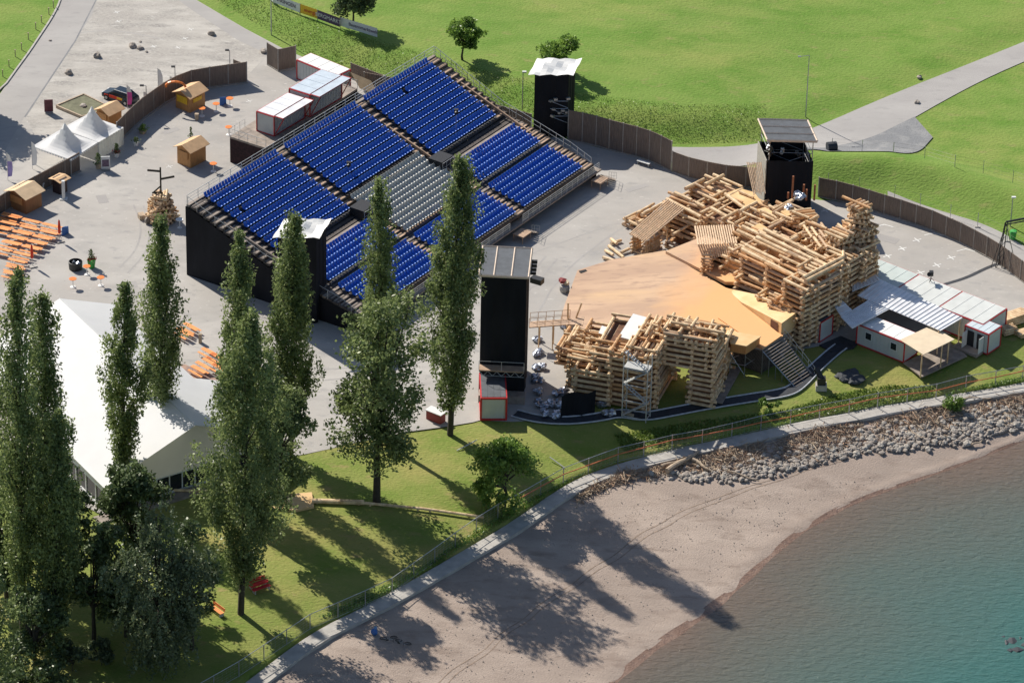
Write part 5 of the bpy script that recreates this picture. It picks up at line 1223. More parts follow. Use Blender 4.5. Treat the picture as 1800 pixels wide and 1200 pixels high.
q = MB_(); roofseg(q, -.03, ZE-.1, 1, ZR, -.3, L2); q.build('left_roof_slope', M_tent, mq)
q = MB_(); roofseg(q, 1, ZR, 2.03, ZE-.1, -.3, L1); q.build('right_roof_slope', M_tent, mq)
q = MB_(); roofseg(q, 1, ZR-.01, max(s2, 1.2), ZR-(ZR-ZE)*(max(s2, 1.2)-1), L1, L2); q.build('rear_roof_slope', M_tent, mq)
q = MB_(); q.cyl(mp_(1,-.3,ZR+.0), mp_(1,L2,ZR+.0), .05, n=6); q.build('ridge_seam', M_tent, mq)
q = MB_()
q.quad([mp_(0,0,2.3), mp_(2,0,2.3), mp_(2,0,ZE), mp_(1,0,ZR), mp_(0,0,ZE)]); q.build('gable_wall', M_tentw, mq)
q = MB_(); q.quad([mp_(0,0,2.5), mp_(0,L2,2.5), mp_(0,L2,ZE), mp_(0,0,ZE)]); q.quad([mp_(2,0,0), mp_(2,L1,0), mp_(2,L1,ZE), mp_(2,0,ZE)]); q.quad([mp_(1,L1,0), mp_(2,L1,0), mp_(2,L1,ZE), mp_(1,L1,ZR)]); q.quad([mp_(0,L2,0), mp_(max(s2,1.2),L2,0), mp_(max(s2,1.2),L2,ZE), mp_(1,L2,ZR), mp_(0,L2,ZE)]); q.build('side_wall', M_tentw, mq)
nb = 14
for k in range(nb):
    s0, s1 = 2*k/nb, 2*(k+1)/nb
    q = MB_(); a, c = mp_(s0,.04,0), mp_(s1,.04,0); L = np.linalg.norm(c-a); rz = ang(a, c)
    q.box((a+c)/2+UPV*2.22, (L, .1, .16), rz=rz); q.box((a+c)/2+UPV*.12, (L, .1, .24), rz=rz); q.box(a+UPV*1.2, (.12, .12, 2.2), rz=rz)
    f_ = q.build('window', M_white, mq); q = MB_(); q.quad([a+UPV*.2+bk*.04, c+UPV*.2+bk*.04, c+UPV*2.2+bk*.04, a+UPV*2.2+bk*.04]); q.build('pane', M_glass, f_)
for k in range(8):
    q = MB_(); a, c = mp_(0,k*2.2,0), mp_(0,(k+1)*2.2,0); L = np.linalg.norm(c-a); rz = ang(a, c)
    q.box((a+c)/2+UPV*2.42, (L, .1, .16), rz=rz); q.box((a+c)/2+UPV*.12, (L, .1, .24), rz=rz); q.box(a+UPV*1.2, (.12, .12, 2.4), rz=rz)
    f_ = q.build('window', M_white, mq); q = MB_(); q.quad([a+UPV*.2+g*.05, c+UPV*.2+g*.05, c+UPV*2.4+g*.05, a+UPV*2.4+g*.05]); q.build('pane', M_glass, f_)
q = MB_(); a, c = mp_(-.15,-1.6,.12), mp_(2,-1.6,.12); q.prism([a, c, mp_(2,-.1,.12), mp_(-.15,-.1,.12)], .5); q.build('apron_floor', M_deckl, mq)
q = MB_(); q.prism([U(x, y, .1) for x, y in [(300,640),(325,640),(392,670),(392,690),(318,690),(290,660)]], .1)
tag(q.build('wooden_floor', mat('patchy_floor', (.33,.24,.22), .7, .35, .9, col2=(.45,.27,.18))), 'patchy red brown board floor between the marquee and the orange tables', 'floor')

# pagoda tents
def pagoda(label, c4, zt, ze=2.25, walls=(), name='pagoda_tent'):
    P = [U(x, y, ze) for x, y in c4]; mid = sum(P)/4; t = thing(name, label, 'tent', (mid[0], mid[1], 0), 'pointed white tents')
    n = 16; q = MB_()
    def S_(i, j):
        u, v = i/n, j/n; p = (P[0]*(1-u)+P[1]*u)*(1-v)+(P[3]*(1-u)+P[2]*u)*v
        a, b = abs(2*u-1), abs(2*v-1); r = max(a, b); rr = (a**5+b**5)**.2
        h = (zt-ze)*(max(0, 1-rr))**2.1; sag = .12*math.sin(max(a, b)*3.14)*(-1)
        return p+UPV*(h+sag)
    for i in range(n):
        for j in range(n): q.quad([S_(i,j), S_(i+1,j), S_(i+1,j+1), S_(i,j+1)])
    q.build('canopy', M_tent, t, smooth=True)
    q = MB_()
    for k in range(4):
        a, c = P[k], P[(k+1) % 4]; m_ = 14
        for i in range(m_): u0, u1 = i/m_, (i+1)/m_; A_, B_ = a+(c-a)*u0, a+(c-a)*u1; q.quad([A_, B_, (B_+A_)/2-UPV*.26+(B_-A_)*.3, (A_+B_)/2-UPV*.26-(B_-A_)*.3])
    q.build('scalloped_valance', M_tent, t)
    for p in P: q = MB_(); q.cyl([p[0], p[1], 0], p, .05, n=6); q.build('pole', M_steelw, t)
    for k in walls:
        q = MB_(); a, c = P[k], P[(k+1) % 4]; m_ = 20
        for i in range(m_):
            u0, u1 = i/m_, (i+1)/m_; nn = np.cross(c-a, UPV); nn /= np.linalg.norm(nn); A_, B_ = a+(c-a)*u0+nn*.08*(i % 2), a+(c-a)*u1+nn*.08*((i+1) % 2); q.quad([A_, B_, [B_[0],B_[1],0], [A_[0],A_[1],0]])
        q.build('side_wall', M_tentw, t)
    return t
A4 = [(57,257),(124.5,281),(172,250),(106,228)]; B4 = [(108,226),(173,250),(217,224),(152,202)]
pagoda('pointed white pagoda tent, the left and nearer one of the pair', A4, 5.15)
pagoda('pointed white pagoda tent, the right one with closed side walls', B4, 5.2, walls=(1,))

# market stalls
def stall(label, near, L1, L2, h, a1=-38, z=0., roofm=None, over=.35, rise=.55, wallm=None, counter=True, along=1, name='market_stall', trim=None):
    ex, ey = axes(R_(a1)); ex = -ex; ey = ey; P0 = U(*near, 0)           # near corner, ex runs up-left, ey up-right
    t = thing(name, label, 'market stall', P0, 'wooden stalls'); c = P0+ex*L1/2+ey*L2/2
    q = MB_(); q.box(c+UPV*h/2, (L1, L2, h), ax=(ex, ey, UPV)); q.build('wall', wallm or M_hut, t)
    q = MB_(); o_ = over
    A_, B_, C__, D_ = [c+ex*sx*(L1/2+o_)+ey*sy*(L2/2+o_) for sx, sy in ((-1,-1),(-1,1),(1,1),(1,-1))]
    if along: R0_, R1_ = (A_+D_)/2+UPV*(h+rise), (B_+C__)/2+UPV*(h+rise); E_ = [(A_, B_), (D_, C__)]
    else: R0_, R1_ = (A_+B_)/2+UPV*(h+rise), (D_+C__)/2+UPV*(h+rise); E_ = [(A_, D_), (B_, C__)]
    for a, b in E_: q.prism([R0_, R1_, b+UPV*(h-.12), a+UPV*(h-.12)], .06)
    q.build('roof', roofm or M_hutr, t)
    q = MB_()
    if along: q.quad([P0+UPV*h, P0+ex*L1+UPV*h, P0+ex*L1/2+UPV*(h+rise*.85)]); q.quad([P0+ey*L2+UPV*h, P0+ex*L1+ey*L2+UPV*h, P0+ey*L2+ex*L1/2+UPV*(h+rise*.85)])
    else: q.quad([P0+UPV*h, P0+ey*L2+UPV*h, P0+ey*L2/2+UPV*(h+rise*.85)]); q.quad([P0+ex*L1+UPV*h, P0+ex*L1+ey*L2+UPV*h, P0+ex*L1+ey*L2/2+UPV*(h+rise*.85)])
    q.build('gable', wallm or M_hut, t)
    if counter: q = MB_(); q.box(P0+ex*L1*.5-ey*.12+UPV*1.5, (L1*.7, .06, .9), ax=(ex, ey, UPV)); q.build('hatch', trim or M_hut, t)
    return t
t = stall('orange brown stall with yellow signs and a banner on its roof, in the fence corner', (334,199), 2.3, 2.7, 2.2, trim=M_yel)
q = MB_(); P = U(334,199,0); ex_, ey_ = axes(R_(-38)); q.box(P+ey_*1.3+ex_*.06+UPV*1.4, (.04, 1.5, .5), ax=(ex_, ey_, UPV)); q.build('sign', M_yel, t)
q = MB_(); a = U(311,155,2.9)
for k in range(8): q.cyl(a+np.array([math.cos(k*.4)*1.2-.2, .3, math.sin(k*.4)*.7]), a+np.array([math.cos(k*.4+.4)*1.2-.2, .3, math.sin(k*.4+.4)*.7]), .16, n=5)
q.build('rooftop_arch', M_orangeb, t)
stall('plain orange wooden stall standing alone on the asphalt below the fence corner', (335,296), 2.1, 2.7, 2.3)
stall('brown wooden stall beside the first row of beer tables, at the left edge', (46,377), 2.9, 2.6, 2.2, roofm=mat('stall_roof_pale', (.66,.48,.30), .75, .12, 1.2), wallm=mat('stall_brown', (.33,.15,.06), .7, .15, 2, stretch=(5,5,.6)))
stall('kiosk with a peach coloured roof hidden behind the right pagoda tent', (192,228), 2.0, 2.2, 2.1)
stall('little wooden house stall with a pale gable roof at the black side of the stand', (372,494), 2.6, 1.7, 1.6, roofm=mat('grey_shingle', (.45,.40,.35), .8, .2, 2), rise=.75, along=1, wallm=mat('nativity_boards', (.42,.25,.14), .7, .2, 2))
stall('narrow brown serving kiosk with a peach flat roof near the lowest stall', (106,343), 1.2, 1.2, 1.9, rise=.08, wallm=mat('kiosk_dark', (.05,.03,.03), .7, .2), counter=False)

# ---------------------------------------------------------------- raised bed
pl = [U(x, y, .35) for x, y in [(99,185),(147,165),(196,189),(144,204)]]
t = thing('raised_bed', 'flat square timber framed bed of dry grass behind the pagoda tents', 'planting bed', (*pl[0][:2], 0))
q = MB_()
for k in range(4): a, c = pl[k], pl[(k+1) % 4]; q.box((a+c)/2-UPV*.18, (np.linalg.norm(c-a), .18, .4), rz=ang(a, c))
q.build('frame', M_drift, t); q = MB_(); mid = sum(pl)/4; q.quad([p+(mid-p)*.05-UPV*.08 for p in pl]); q.build('turf', mat('dry_turf', (.16,.16,.10), .9, .25, 2), t)
q = MB_(); q.blob(mid, .5, 4, flat=.4, n=2); q.build('stone', M_stone, t)

# ---------------------------------------------------------------- car
cp, cq = U(181,166,0), U(243,186,0); cp[2] = cq[2] = 0; hd = math.atan2(cq[1]-cp[1], cq[0]-cp[0])
car = thing('parked_car', 'dark blue estate car with red and yellow graphics parked behind the fence', 'car', (cp+cq)/2, rz=hd)
def carloft(secs, m_, name, par, n=2):
    q = MB_(); i0 = 0
    for x, hw, zl, zh, r in secs:
        ring = [(-hw, zl), (-hw*1.0, zl+(zh-zl)*.6), (-hw*(1-r), zh), (hw*(1-r), zh), (hw*1.0, zl+(zh-zl)*.6), (hw, zl)]
        q.v += [(x, y, z) for y, z in ring]
    k = 6
    for s_ in range(len(secs)-1):
        for j in range(k): a, b = s_*k+j, s_*k+(j+1) % k; q.f.append((a, b, b+k, a+k)); q.m.append(0)
    q.f.append(tuple(range(k))[::-1]); q.m.append(0); q.f.append(tuple(range((len(secs)-1)*k, len(secs)*k))); q.m.append(0)
    me = q; o = bpy.data.meshes.new(name); o.from_pydata(q.v, [], q.f); o.materials.append(m_); ob = bpy.data.objects.new(name, o); COL.objects.link(ob); ob.parent = par; return ob
carloft([(-2.3,.75,.35,.62,.1),(-2.15,.86,.28,.78,.12),(-1.2,.9,.25,.92,.12),(0,.92,.25,.95,.1),(1.6,.92,.25,.98,.1),(2.2,.88,.3,.95,.12),(2.3,.8,.35,.8,.1)], M_car, 'body', car)
carloft([(-1.3,.8,.9,.93,.1),(-.55,.78,.9,1.42,.22),(.3,.78,.9,1.5,.22),(1.4,.77,.9,1.46,.22),(2.1,.76,.92,1.05,.15)], M_glass, 'window_band', car)
def bx(name, c, e, m_, n=None):
    q = MB_(); q.box(c, e); me = bpy.data.meshes.new(name); me.from_pydata(q.v, [], q.f); me.materials.append(m_); o = bpy.data.objects.new(name, me); COL.objects.link(o); o.parent = car; return o
bx('roof', (.45, 0, 1.5), (1.9, 1.15, .05), M_car)
bx('roof_rail', (.5, -.62, 1.54), (1.9, .05, .06), M_white); bx('roof_rail', (.5, .62, 1.54), (1.9, .05, .06), M_white)
bx('side_graphic', (-.1, -.915, .66), (1.9, .03, .36), M_redc); bx('side_graphic', (.55, -.925, .70), (.8, .03, .26), M_yel); bx('side_graphic', (-1.5, -.9, .62), (.6, .03, .3), M_redc)
bx('headlight', (-2.24, -.55, .66), (.16, .34, .14), M_white); bx('headlight', (-2.24, .55, .66), (.16, .34, .14), M_white)
for wx_ in (-1.45, 1.4):
    for s_ in (-1, 1):
        q = MB_(); q.cyl((wx_, s_*.86-.11, .33), (wx_, s_*.86+.11, .33), .33, n=16); me = bpy.data.meshes.new('wheel'); me.from_pydata(q.v, [], q.f); me.materials.append(M_tyre); wo_ = bpy.data.objects.new('wheel', me); COL.objects.link(wo_); wo_.parent = car
        q = MB_(); q.cyl((wx_, s_*.98-.01, .33), (wx_, s_*.98+.01, .33), .2, n=12); me = bpy.data.meshes.new('rim'); me.from_pydata(q.v, [], q.f); me.materials.append(M_steelw); ro = bpy.data.objects.new('rim', me); COL.objects.link(ro); ro.parent = wo_

# ---------------------------------------------------------------- feather flags
for i, (x, y, h, m_, lab) in enumerate([(224,191,3.2,M_pink,'white and magenta feather flag in front of the parked car'),(278,160,3.1,M_white,'tall white feather flag behind the board fence'),(299,153,1.5,M_white,'short white feather flag behind the orange stall'),(253,182,1.6,M_white,'small white feather flag right of the parked car'),(57,297,3.6,M_white,'white feather flag at the left corner of the pagoda tents'),(14,317,3.6,mat('violet_print', (.30,.25,.55), .6, .2, 2),'violet and white feather flag at the left edge')]):
    P = U(x, y, 0); t = thing('feather_flag', lab, 'flag', P, 'feather flags'); q = MB_(); q.cyl(P, P+UPV*h, .03, n=5); q.build('pole', M_steelw, t)
    q = MB_(); pr = [(0,.5),(.5,.6),(.62,h*.4),(.58,h*.7),(.35,h*.92),(.05,h)]
    for (w0, z0), (w1, z1) in zip(pr[:-1], pr[1:]): q.quad([P+[0,0,z0], P+[w0,-.08,z0], P+[w1,-.08,z1], P+[0,0,z1]], 1 if z0 > h*.5 or i not in (0, 5) else 0)
    q.build('cloth', [m_, M_white], t)

# ---------------------------------------------------------------- bar tables
def bar_table():
    t = thing('bar_table', 'x', 'bar table', (0, 0, 0), 'round bar tables with orange tops')
    q = MB_(); q.lathe([(0.02,1.04),(.42,1.05),(.44,1.075),(.42,1.1),(.02,1.1)], (0,0,0), 18); q.build('table_top', M_orangeb, t)
    q = MB_(); q.lathe([(.05,0.05),(.045,1.05)], (0,0,0), 8); q.build('stem', M_white, t)
    q = MB_(); q.lathe([(.34,0),(.33,.06),(.12,.12),(.04,.13)], (0,0,0), 12); q.build('base', M_white, t); return t
bt_ = bar_table()
for i, (x, y, lab) in enumerate([(355,190,'leaning close to the corner stall beside a waste bin'),(380,182,'in the shade right of the corner stall'),(404,172.5,'farthest right beside the corner stall'),(402,223,'at the corner of the bar platform'),(375,287,'right of the lone orange stall'),(152.5,467.5,'between the black tub and the flower stand'),(128,489.5,'lower left of the trio by the flower stand'),(177,487,'lower right of the trio by the flower stand')]):
    place(bt_, i == 0, (*U(x, y, 1.1)[:2], 0), 0, 'round orange topped bar table '+lab)
t = thing('waste_bin', 'small woven bin beside the leftmost bar table of the corner stall', 'bin', U(346,211,0)); P = U(346,211,0)
q = MB_(); q.lathe([(.22,0),(.25,.8),(.27,.85)], P, 8); q.build('body', M_drift, t)
for x, y, rz, lab in ((392,184,.3,'blue folding chair board beside the right bar tables'), (115,412,.6,'blue folding board at the end of the beer tables')):
    P = U(x, y, 0); t = thing('folding_board', lab, 'board', P); q = MB_(); 
    for s_ in (-1, 1): q.box(P+np.array([.12*s_, .12*s_, .5]), (.55, .04, 1.0), ax=((math.cos(rz), math.sin(rz), 0), (-math.sin(rz), math.cos(rz), .25*s_), (0, -.2*s_, 1))); 
    q.build('panel', M_bluep, t)

# ---------------------------------------------------------------- beer tables and benches
def beer(kind, m_=M_orange):
    wd, h = (.52, .77) if kind == 'table' else (.27, .48)
    t = thing('beer_'+kind, 'x', 'table' if kind == 'table' else 'bench', (0, 0, 0), 'orange beer garden '+('tables' if kind == 'table' else 'benches'))
    q = MB_(); q.box((0, 0, h-.015), (2.2, wd, .03)); q.build('table_top' if kind == 'table' else 'seat', m_, t)
    for s_ in (-1, 1):
        q = MB_()
        for k in (-1, 1): q.cyl((s_*.75, k*wd*.42, 0), (s_*.75, k*wd*.38, h-.03), .02, n=4)
        q.cyl((s_*.75, -wd*.4, h*.4), (s_*.75, wd*.4, h*.4), .018, n=4); q.cyl((s_*.75, 0, h*.4), (s_*.3, 0, h-.03), .018, n=4); q.build('leg', M_steel, t)
    return t
T0, B0_ = beer('table'), beer('bench'); ti = bi = 0
ORD = ['first','second','third','fourth','fifth','sixth','seventh','eighth','ninth','tenth','eleventh','twelfth']
def rowof(x0, y0, ux, uy, k, where, first=True, bench=-1):
    global ti, bi
    P = U(x0, y0, .77); d = U(x0+ux, y0+uy, .77)-P; L = np.linalg.norm(d); d /= L; nn = np.array([-d[1], d[0], 0]); rz = math.atan2(d[1], d[0])
    c = P+d*1.1; c[2] = 0
    place(T0, ti == 0, c, rz, 'orange beer table, '+where); ti += 1
    if bench:
        for bs_ in (-1, 1):
            c2 = c+nn*bs_*.53+d*rnd.uniform(-.08, .08); place(B0_, bi == 0, c2, rz, 'orange beer bench, %s side, ' % ('near' if bs_ < 0 else 'far')+where); bi += 1
ends = [(105,399),(101,411),(88,420),(79,429),(69,438),(54,449),(45,461),(41,473),(37,484)]
for i, (x, y) in enumerate(ends):
    rowof(x, y, -35, -8, 0, 'right end of %s row below brown stall' % ORD[i])
    if x-72 > -20: rowof(x-35.5, y-8.1, -35, -8, 0, 'second from right in %s row below brown stall' % ORD[i])
    if x-105 > -20: rowof(x-72, y-16.4, -35, -8, 0, 'third from right in %s row below brown stall' % ORD[i])
rowof(34, 381, -32, -8, 0, 'in the short row right beside the brown stall')
for i, (x, y, lab) in enumerate([(347,580,'uppermost by the right hand tree gap'),(333,589,'second at the right hand tree gap'),(379,624,'below the small grey post between poplars'),(381,642,'long row near the board floor, farther one'),(369,648,'long row near the board floor, middle one'),(361,655,'lowest one by the board floor'),(395,633,'half hidden behind the double poplar'),(398,652,'at the edge of the double poplar near the marquee')]):
    rowof(x, y, -28, -15.5, 0, lab, bench=-1 if i not in (3,4) else 0)
# closed parasols
for i, (x, y, lab) in enumerate([(105,424,'closed red orange parasol at the upper beer tables'),(57,468,'closed red orange parasol at the lower beer tables')]):
    P = U(x, y, 0); t = thing('parasol', lab, 'parasol', P, 'closed parasols'); q = MB_(); q.cyl(P, P+UPV*2.9, .03, n=6); q.build('pole', M_steelw, t)
    q = MB_(); q.lathe([(.06,1.0),(.16,1.1),(.17,1.9),(.11,2.6),(.03,2.8)], P, 9); q.build('folded_canopy', M_redc, t); q = MB_(); q.box(P+UPV*.08, (.9, .9, .1), rz=.5); q.build('foot', M_conc, t)
q = MB_(); P = U(352,602,0); t = thing('timber_post', 'short grey post box between the orange tables behind the poplars', 'post', P); q.box(P+UPV*.55, (.35, .35, 1.1)); q.build('body', M_drift, t)

# ---------------------------------------------------------------- black tub, flower stand, boards
t = thing('black_tub', 'round black tub full of bags beside the bar tables', 'tub', U(133,472,0)); P = U(133,472,0)
q = MB_(); q.lathe([(.75,0),(.8,.9),(.72,.95),(.68,.6),(.02,.55)], P, 16); q.build('tub_body', M_blk, t); q = MB_(); q.blob(P+[-.2,.1,.7], .35, 4); q.blob(P+[.3,0,.7], .3, 5); q.build('bag_contents', M_foil, t)
def planter(label, x, y, hpot, r, mpot, leaf, lr, lh, nl, flower=False, z=0):
    P = U(x, y, 0); t = thing('planter', label, 'planter', P, 'flower planters')
    q = MB_(); q.lathe([(r*.7,0),(r,hpot),(r*.9,hpot),(r*.85,hpot*.8),(.02,hpot*.8)], P, 10); q.build('pot', mpot, t)
    C_ = np.stack([NR.normal(0, lr*.45, nl), NR.normal(0, lr*.45, nl), NR.uniform(0, lh, nl)], 1); C_[:, :2] *= (1.1-C_[:, 2:3]/lh*.8); leaves('foliage', C_+P+[0, 0, hpot], .09, leaf, t, tall=1.6)
    if flower: C_ = np.stack([NR.normal(0, lr*.5, 90), NR.normal(0, lr*.5, 90), NR.uniform(-.05, .3, 90)], 1); leaves('blossoms', C_+P+[0, 0, hpot], .09, L_flw, t)
planter('tall flower stand with a spiky plant above red blossoms by the bar tables', 161, 470, 1.0, .5, M_green, L_drk, .5, 1.3, 160, True)
planter('white pot with red blossoms and conical shrub at the right tent wall', 205, 276, .6, .35, M_white, L_drk, .5, 1.2, 220, True)
planter('dark leafy pot plant between the tent pole and the white display board', 173, 296, .6, .4, M_drift, L_drk, .6, 1.4, 240)
planter('bushy mixed plant pot against the board fence right of the tents', 251, 234, .4, .5, M_drift, L_bsh, .8, .7, 240)
planter('pair of white pots in the shade at the fence end by the tents', 239, 256, .6, .35, M_white, L_drk, .6, .5, 130)
planter('slim green sapling in a pot behind the lone stall', 336, 246, .3, .25, M_drift, L_drk, .3, 1.4, 120)
for x, y, lab, m1 in ((186,299,'white display board with a dark picture in front of the tents', M_white), (86,199,'dark red poster board standing alone by the road', mat('dark_poster', (.10,.02,.03), .5, .4, 2))):
    P = U(x, y, 0); t = thing('display_board', lab, 'display board', P); q = MB_(); q.box(P+UPV*1.0, (1.05, .12, 1.6), rz=.15); q.build('panel', m1, t)
    q = MB_(); q.box(P+UPV*.1, (.9, .6, .12), rz=.15); q.build('foot', M_steel, t)
    if m1 is M_white: q = MB_(); q.box(P+np.array([0,-.08,.95]), (.8, .03, .9), rz=.15); q.build('picture', mat('poster_picture', (.12,.08,.13), .5, .6, 3), t)
t = thing('info_column', 'narrow white column beside the small serving kiosk', 'column', U(112,352,0)); P = U(112,350,0); q = MB_(); q.box(P+UPV*1.2, (.35, .35, 2.4)); q.build('shaft', M_white, t); q = MB_(); q.box(P+UPV*.06, (.9, .7, .12)); q.build('foot', M_white, t)
t = thing('white_stool_table', 'round white bar table beside the log pyramid', 'bar table', U(316,388,0)); P = U(316,400,0)
q = MB_(); q.lathe([(.02,1.04),(.45,1.05),(.45,1.1),(.02,1.1)], P, 16); q.build('table_top', M_white, t); q = MB_(); q.lathe([(.3,0),(.05,.12),(.05,1.05)], P, 10); q.build('stem', M_white, t)

# log pyramid with signpost
P = U(284,385,0)
t = thing('log_pyramid', 'small stepped log pile overgrown with green, wooden signpost arms on top', 'decoration', P)
q = MB_(); crib(q, P[:2], 1.5, 1.4, 0, 3.4, R_(-38), .3, (.1, .45), in1=3, in2=3, taper=.62); q.build('log_stack', LM, t)
C_ = np.stack([NR.uniform(-1, 1, 1400), NR.uniform(-1, 1, 1400), NR.uniform(0, 3.3, 1400)], 1); C_[:, :2] *= (1.7-C_[:, 2:3]*.38); k_ = (C_[:, 0]+C_[:, 1] > .4) | (np.abs(C_[:, 0]) < .35); leaves('climbing_plants', C_[k_]+P, .11, L_drk, t)
q = MB_(); q.cyl(P+UPV*3.2, P+UPV*6.7, .1, n=7); q.build('signpost', M_bark, t)
for (z, dx, dy) in ((6.2,-1.5,.2), (5.2,1.5,.7)): q = MB_(); q.cyl(P+UPV*z, P+np.array([dx, dy, z]), .13, n=6); q.build('signpost_arm', M_bark, t)
q = MB_(); q.cyl(P+UPV*3.5, P+np.array([-1.,-.2,2.7+.8]), .1, n=6); q.cyl(P+UPV*4.3, P+np.array([-.9,-.2,3.5]), .09, n=6); q.build('signpost_brace', M_bark, t)
for i, (x, y, lab) in enumerate([(249,384,'half log seat left of the log pyramid'),(258,392,'stone wheel leaning at the left foot of the log pyramid'),(281,396,'pale log bench before the log pyramid')]):
    p = U(x, y, 0); q = MB_()
    if i == 1: q.cyl((0,0,.35), (.2,-.15,.4), .4, n=12)
    elif i == 0: q.box((0,0,.3), (.7,.9,.6), rz=.4)
    else: q.cyl((-1.1,.1,.3), (1.1,-.1,.3), .22, n=8)
    o = q.build(['cut_log','millstone','log_bench'][i], [M_drift, M_stone, M_log][i]); o.location = p; tag(o, lab, ['log','millstone','bench'][i])
# junk by the shaded fence
for i, (x, y) in enumerate([(92,322),(84,328),(100,315),(74,334)]):
    p = U(x, y, 0); q = MB_(); q.box((0,0,.4), (.5,.45,.8), rz=i); q.blob((.1,0,.9), .25, i); o = q.build('stacked_chair', M_white if i % 2 else M_blk); o.location = p; tag(o, 'stacked garden seat along the shaded fence, '+['second from the tents','third from the tents','nearest the tents','last before the stall'][i], 'chair', 'stacked seats along the fence')

# ---------------------------------------------------------------- lawn and beach things
def picnic(label, x, y, rz, m_):
    P = G(x, y); t = thing('park_bench', label, 'bench', P, 'coloured garden benches', rz=0); ex, ey = axes(rz)
    q = MB_()
    for k in range(3): q.box(P+ey*(k*.17)+UPV*.46, (2.0, .14, .05), ax=(ex, ey, UPV))
    q.build('seat', m_, t); q = MB_()
    for k in range(2): q.box(P+ey*.5+UPV*(.62+k*.2), (2.0, .05, .15), ax=(ex, ey, UPV))
    q.build('backrest', m_, t)
    for s_ in (-1, 1): q = MB_(); q.box(P+ex*s_*.8+ey*.2+UPV*.22, (.1, .5, .44), ax=(ex, ey, UPV)); q.build('leg', M_conc, t)
picnic('bright red garden bench on the lawn between two tree shadows', 461, 1040, R_(35), M_red)
picnic('red orange garden bench at the edge of the dark tree shadow', 378, 1078, R_(-50), M_orange)
picnic('second red bench facing the first one on the lawn', 455, 1032, R_(35), M_red)
P = G(62,1092); t = thing('picnic_table', 'pale picnic table under the poplars at the lower left', 'table', P); q = MB_(); q.box(P+UPV*.75, (1.7, .8, .06), rz=.3); q.build('table_top', mat('pale_wood', (.6,.48,.36), .7, .1), t); q = MB_(); q.box(P+[.2,-.8,.45], (1.7,.3,.05), rz=.3); q.build('seat', mat('pale_wood', (.6,.48,.36)), t)
for s_ in (-1, 1): q = MB_(); q.box(P+[s_*.6, s_*.18, .36], (.08, .7, .72), rz=.3); q.build('leg', M_drift, t)
# plywood pile and rail logs on the lawn
P = [G(x, y)+UPV*.25 for x, y in [(476,874),(548,868),(552,893),(520,900),(478,896)]]
q = MB_(); q.prism(P, .25); o = q.build('plywood_sheets', M_ply); tag(o, 'yellow plywood sheets lying on the lawn in dappled light under the poplars', 'plywood')
for i, (a, c, lab) in enumerate([((548,884),(640,887),'thick peeled log lying on the lawn right of the plywood'),((640,888),(745,898),'middle log of the low barrier on the lawn'),((745,898),(850,913),'thin right end log of the barrier near the shore fence'),((300,865),(392,868),'long log lying in front of the marquee gable')]):
    A_, B_ = G(*a)+UPV*.3, G(*c)+UPV*.3; q = MB_(); q.cyl(A_, B_, .26 if i == 0 else .15, n=9, mat=0, cap=1); q.cyl(A_*.9+B_*.1-UPV*.3, A_*.9+B_*.1, .12, n=6); q.cyl(A_*.1+B_*.9-UPV*.3, A_*.1+B_*.9, .12, n=6)
    o = q.build('barrier_log', LM); o.data.transform(Matrix.Translation(-Vector(A_))); o.location = A_; tag(o, lab, 'log', 'logs of the low lawn barrier')
# leaning white poles on the lawn
for i, (a, c, lab) in enumerate([((803,793),(838,778),'thin white pole lying on the sunny lawn left of the bright bush'),((992,823),(966,808),'short white pole lying by the shore fence')]):
    A_, B_ = G(*a)+UPV*.1, G(*c)+UPV*.35; q = MB_(); q.cyl(A_, B_, .06, n=6); o = q.build('lying_pole', M_steelw); tag(o, lab, 'pole')
KOc, SHc = KO[::3], SHORE[::3]
def dl(p, L):
    a, b = L[:-1], L[1:]; d = b-a; t = np.clip(((p-a)*d).sum(1)/((d*d).sum(1)+1e-9), 0, 1)[:, None]; e = p-a-d*t; return math.sqrt((e*e).sum(1).min())
def ZB(px, py):
    z = -1.5
    for _ in range(4):
        p = U(px, py, z); a = dl(p[:2], KOc); b = dl(p[:2], SHc); f = a/(a+b); z = -.95+(ZW+.95)*f**1.2
    return np.array([p[0], p[1], z])
# bicycles and bag on the beach
def bicycle(label, x, y, rz, roll):
    P = ZB(x, y); t = thing('bicycle', label, 'bicycle', P, 'bicycles lying on the beach', rz=rz); t.rotation_euler = (roll, 0, rz)
    def part(name, q, m_): me = bpy.data.meshes.new(name); me.from_pydata(q.v, [], q.f); me.materials.append(m_); o = bpy.data.objects.new(name, me); COL.objects.link(o); o.parent = t
    for cx in (-.52, .52):
        q = MB_()
        for k in range(14): a, b = k*math.tau/14, (k+1)*math.tau/14; q.cyl((cx+.34*math.cos(a), 0, .34+.34*math.sin(a)), (cx+.34*math.cos(b), 0, .34+.34*math.sin(b)), .03, n=4)
        for k in range(4): a = k*math.pi/4; q.cyl((cx-.33*math.cos(a), 0, .34-.33*math.sin(a)), (cx+.33*math.cos(a), 0, .34+.33*math.sin(a)), .008, n=3)
        part('wheel', q, M_tyre)
    q = MB_(); 
    for a, b in (((-.52,0,.34),(-.1,0,.3)),((-.1,0,.3),(-.2,0,.85)),((-.52,0,.34),(-.18,0,.75)),((-.1,0,.3),(.4,0,.8)),((-.18,0,.78),(.38,0,.85)),((.52,0,.34),(.36,0,.95))): q.cyl(a, b, .022, n=5)
    part('frame', q, M_steel); q = MB_(); q.box((-.22,0,.9), (.26,.14,.06)); part('saddle', q, M_blk); q = MB_(); q.cyl((.36,-.28,.98), (.36,.28,.98), .018, n=5); part('handlebar', q, M_blk)
bicycle('silver bicycle lying on the shaded beach next to the blue bag', 682, 1118, .2, 1.35)
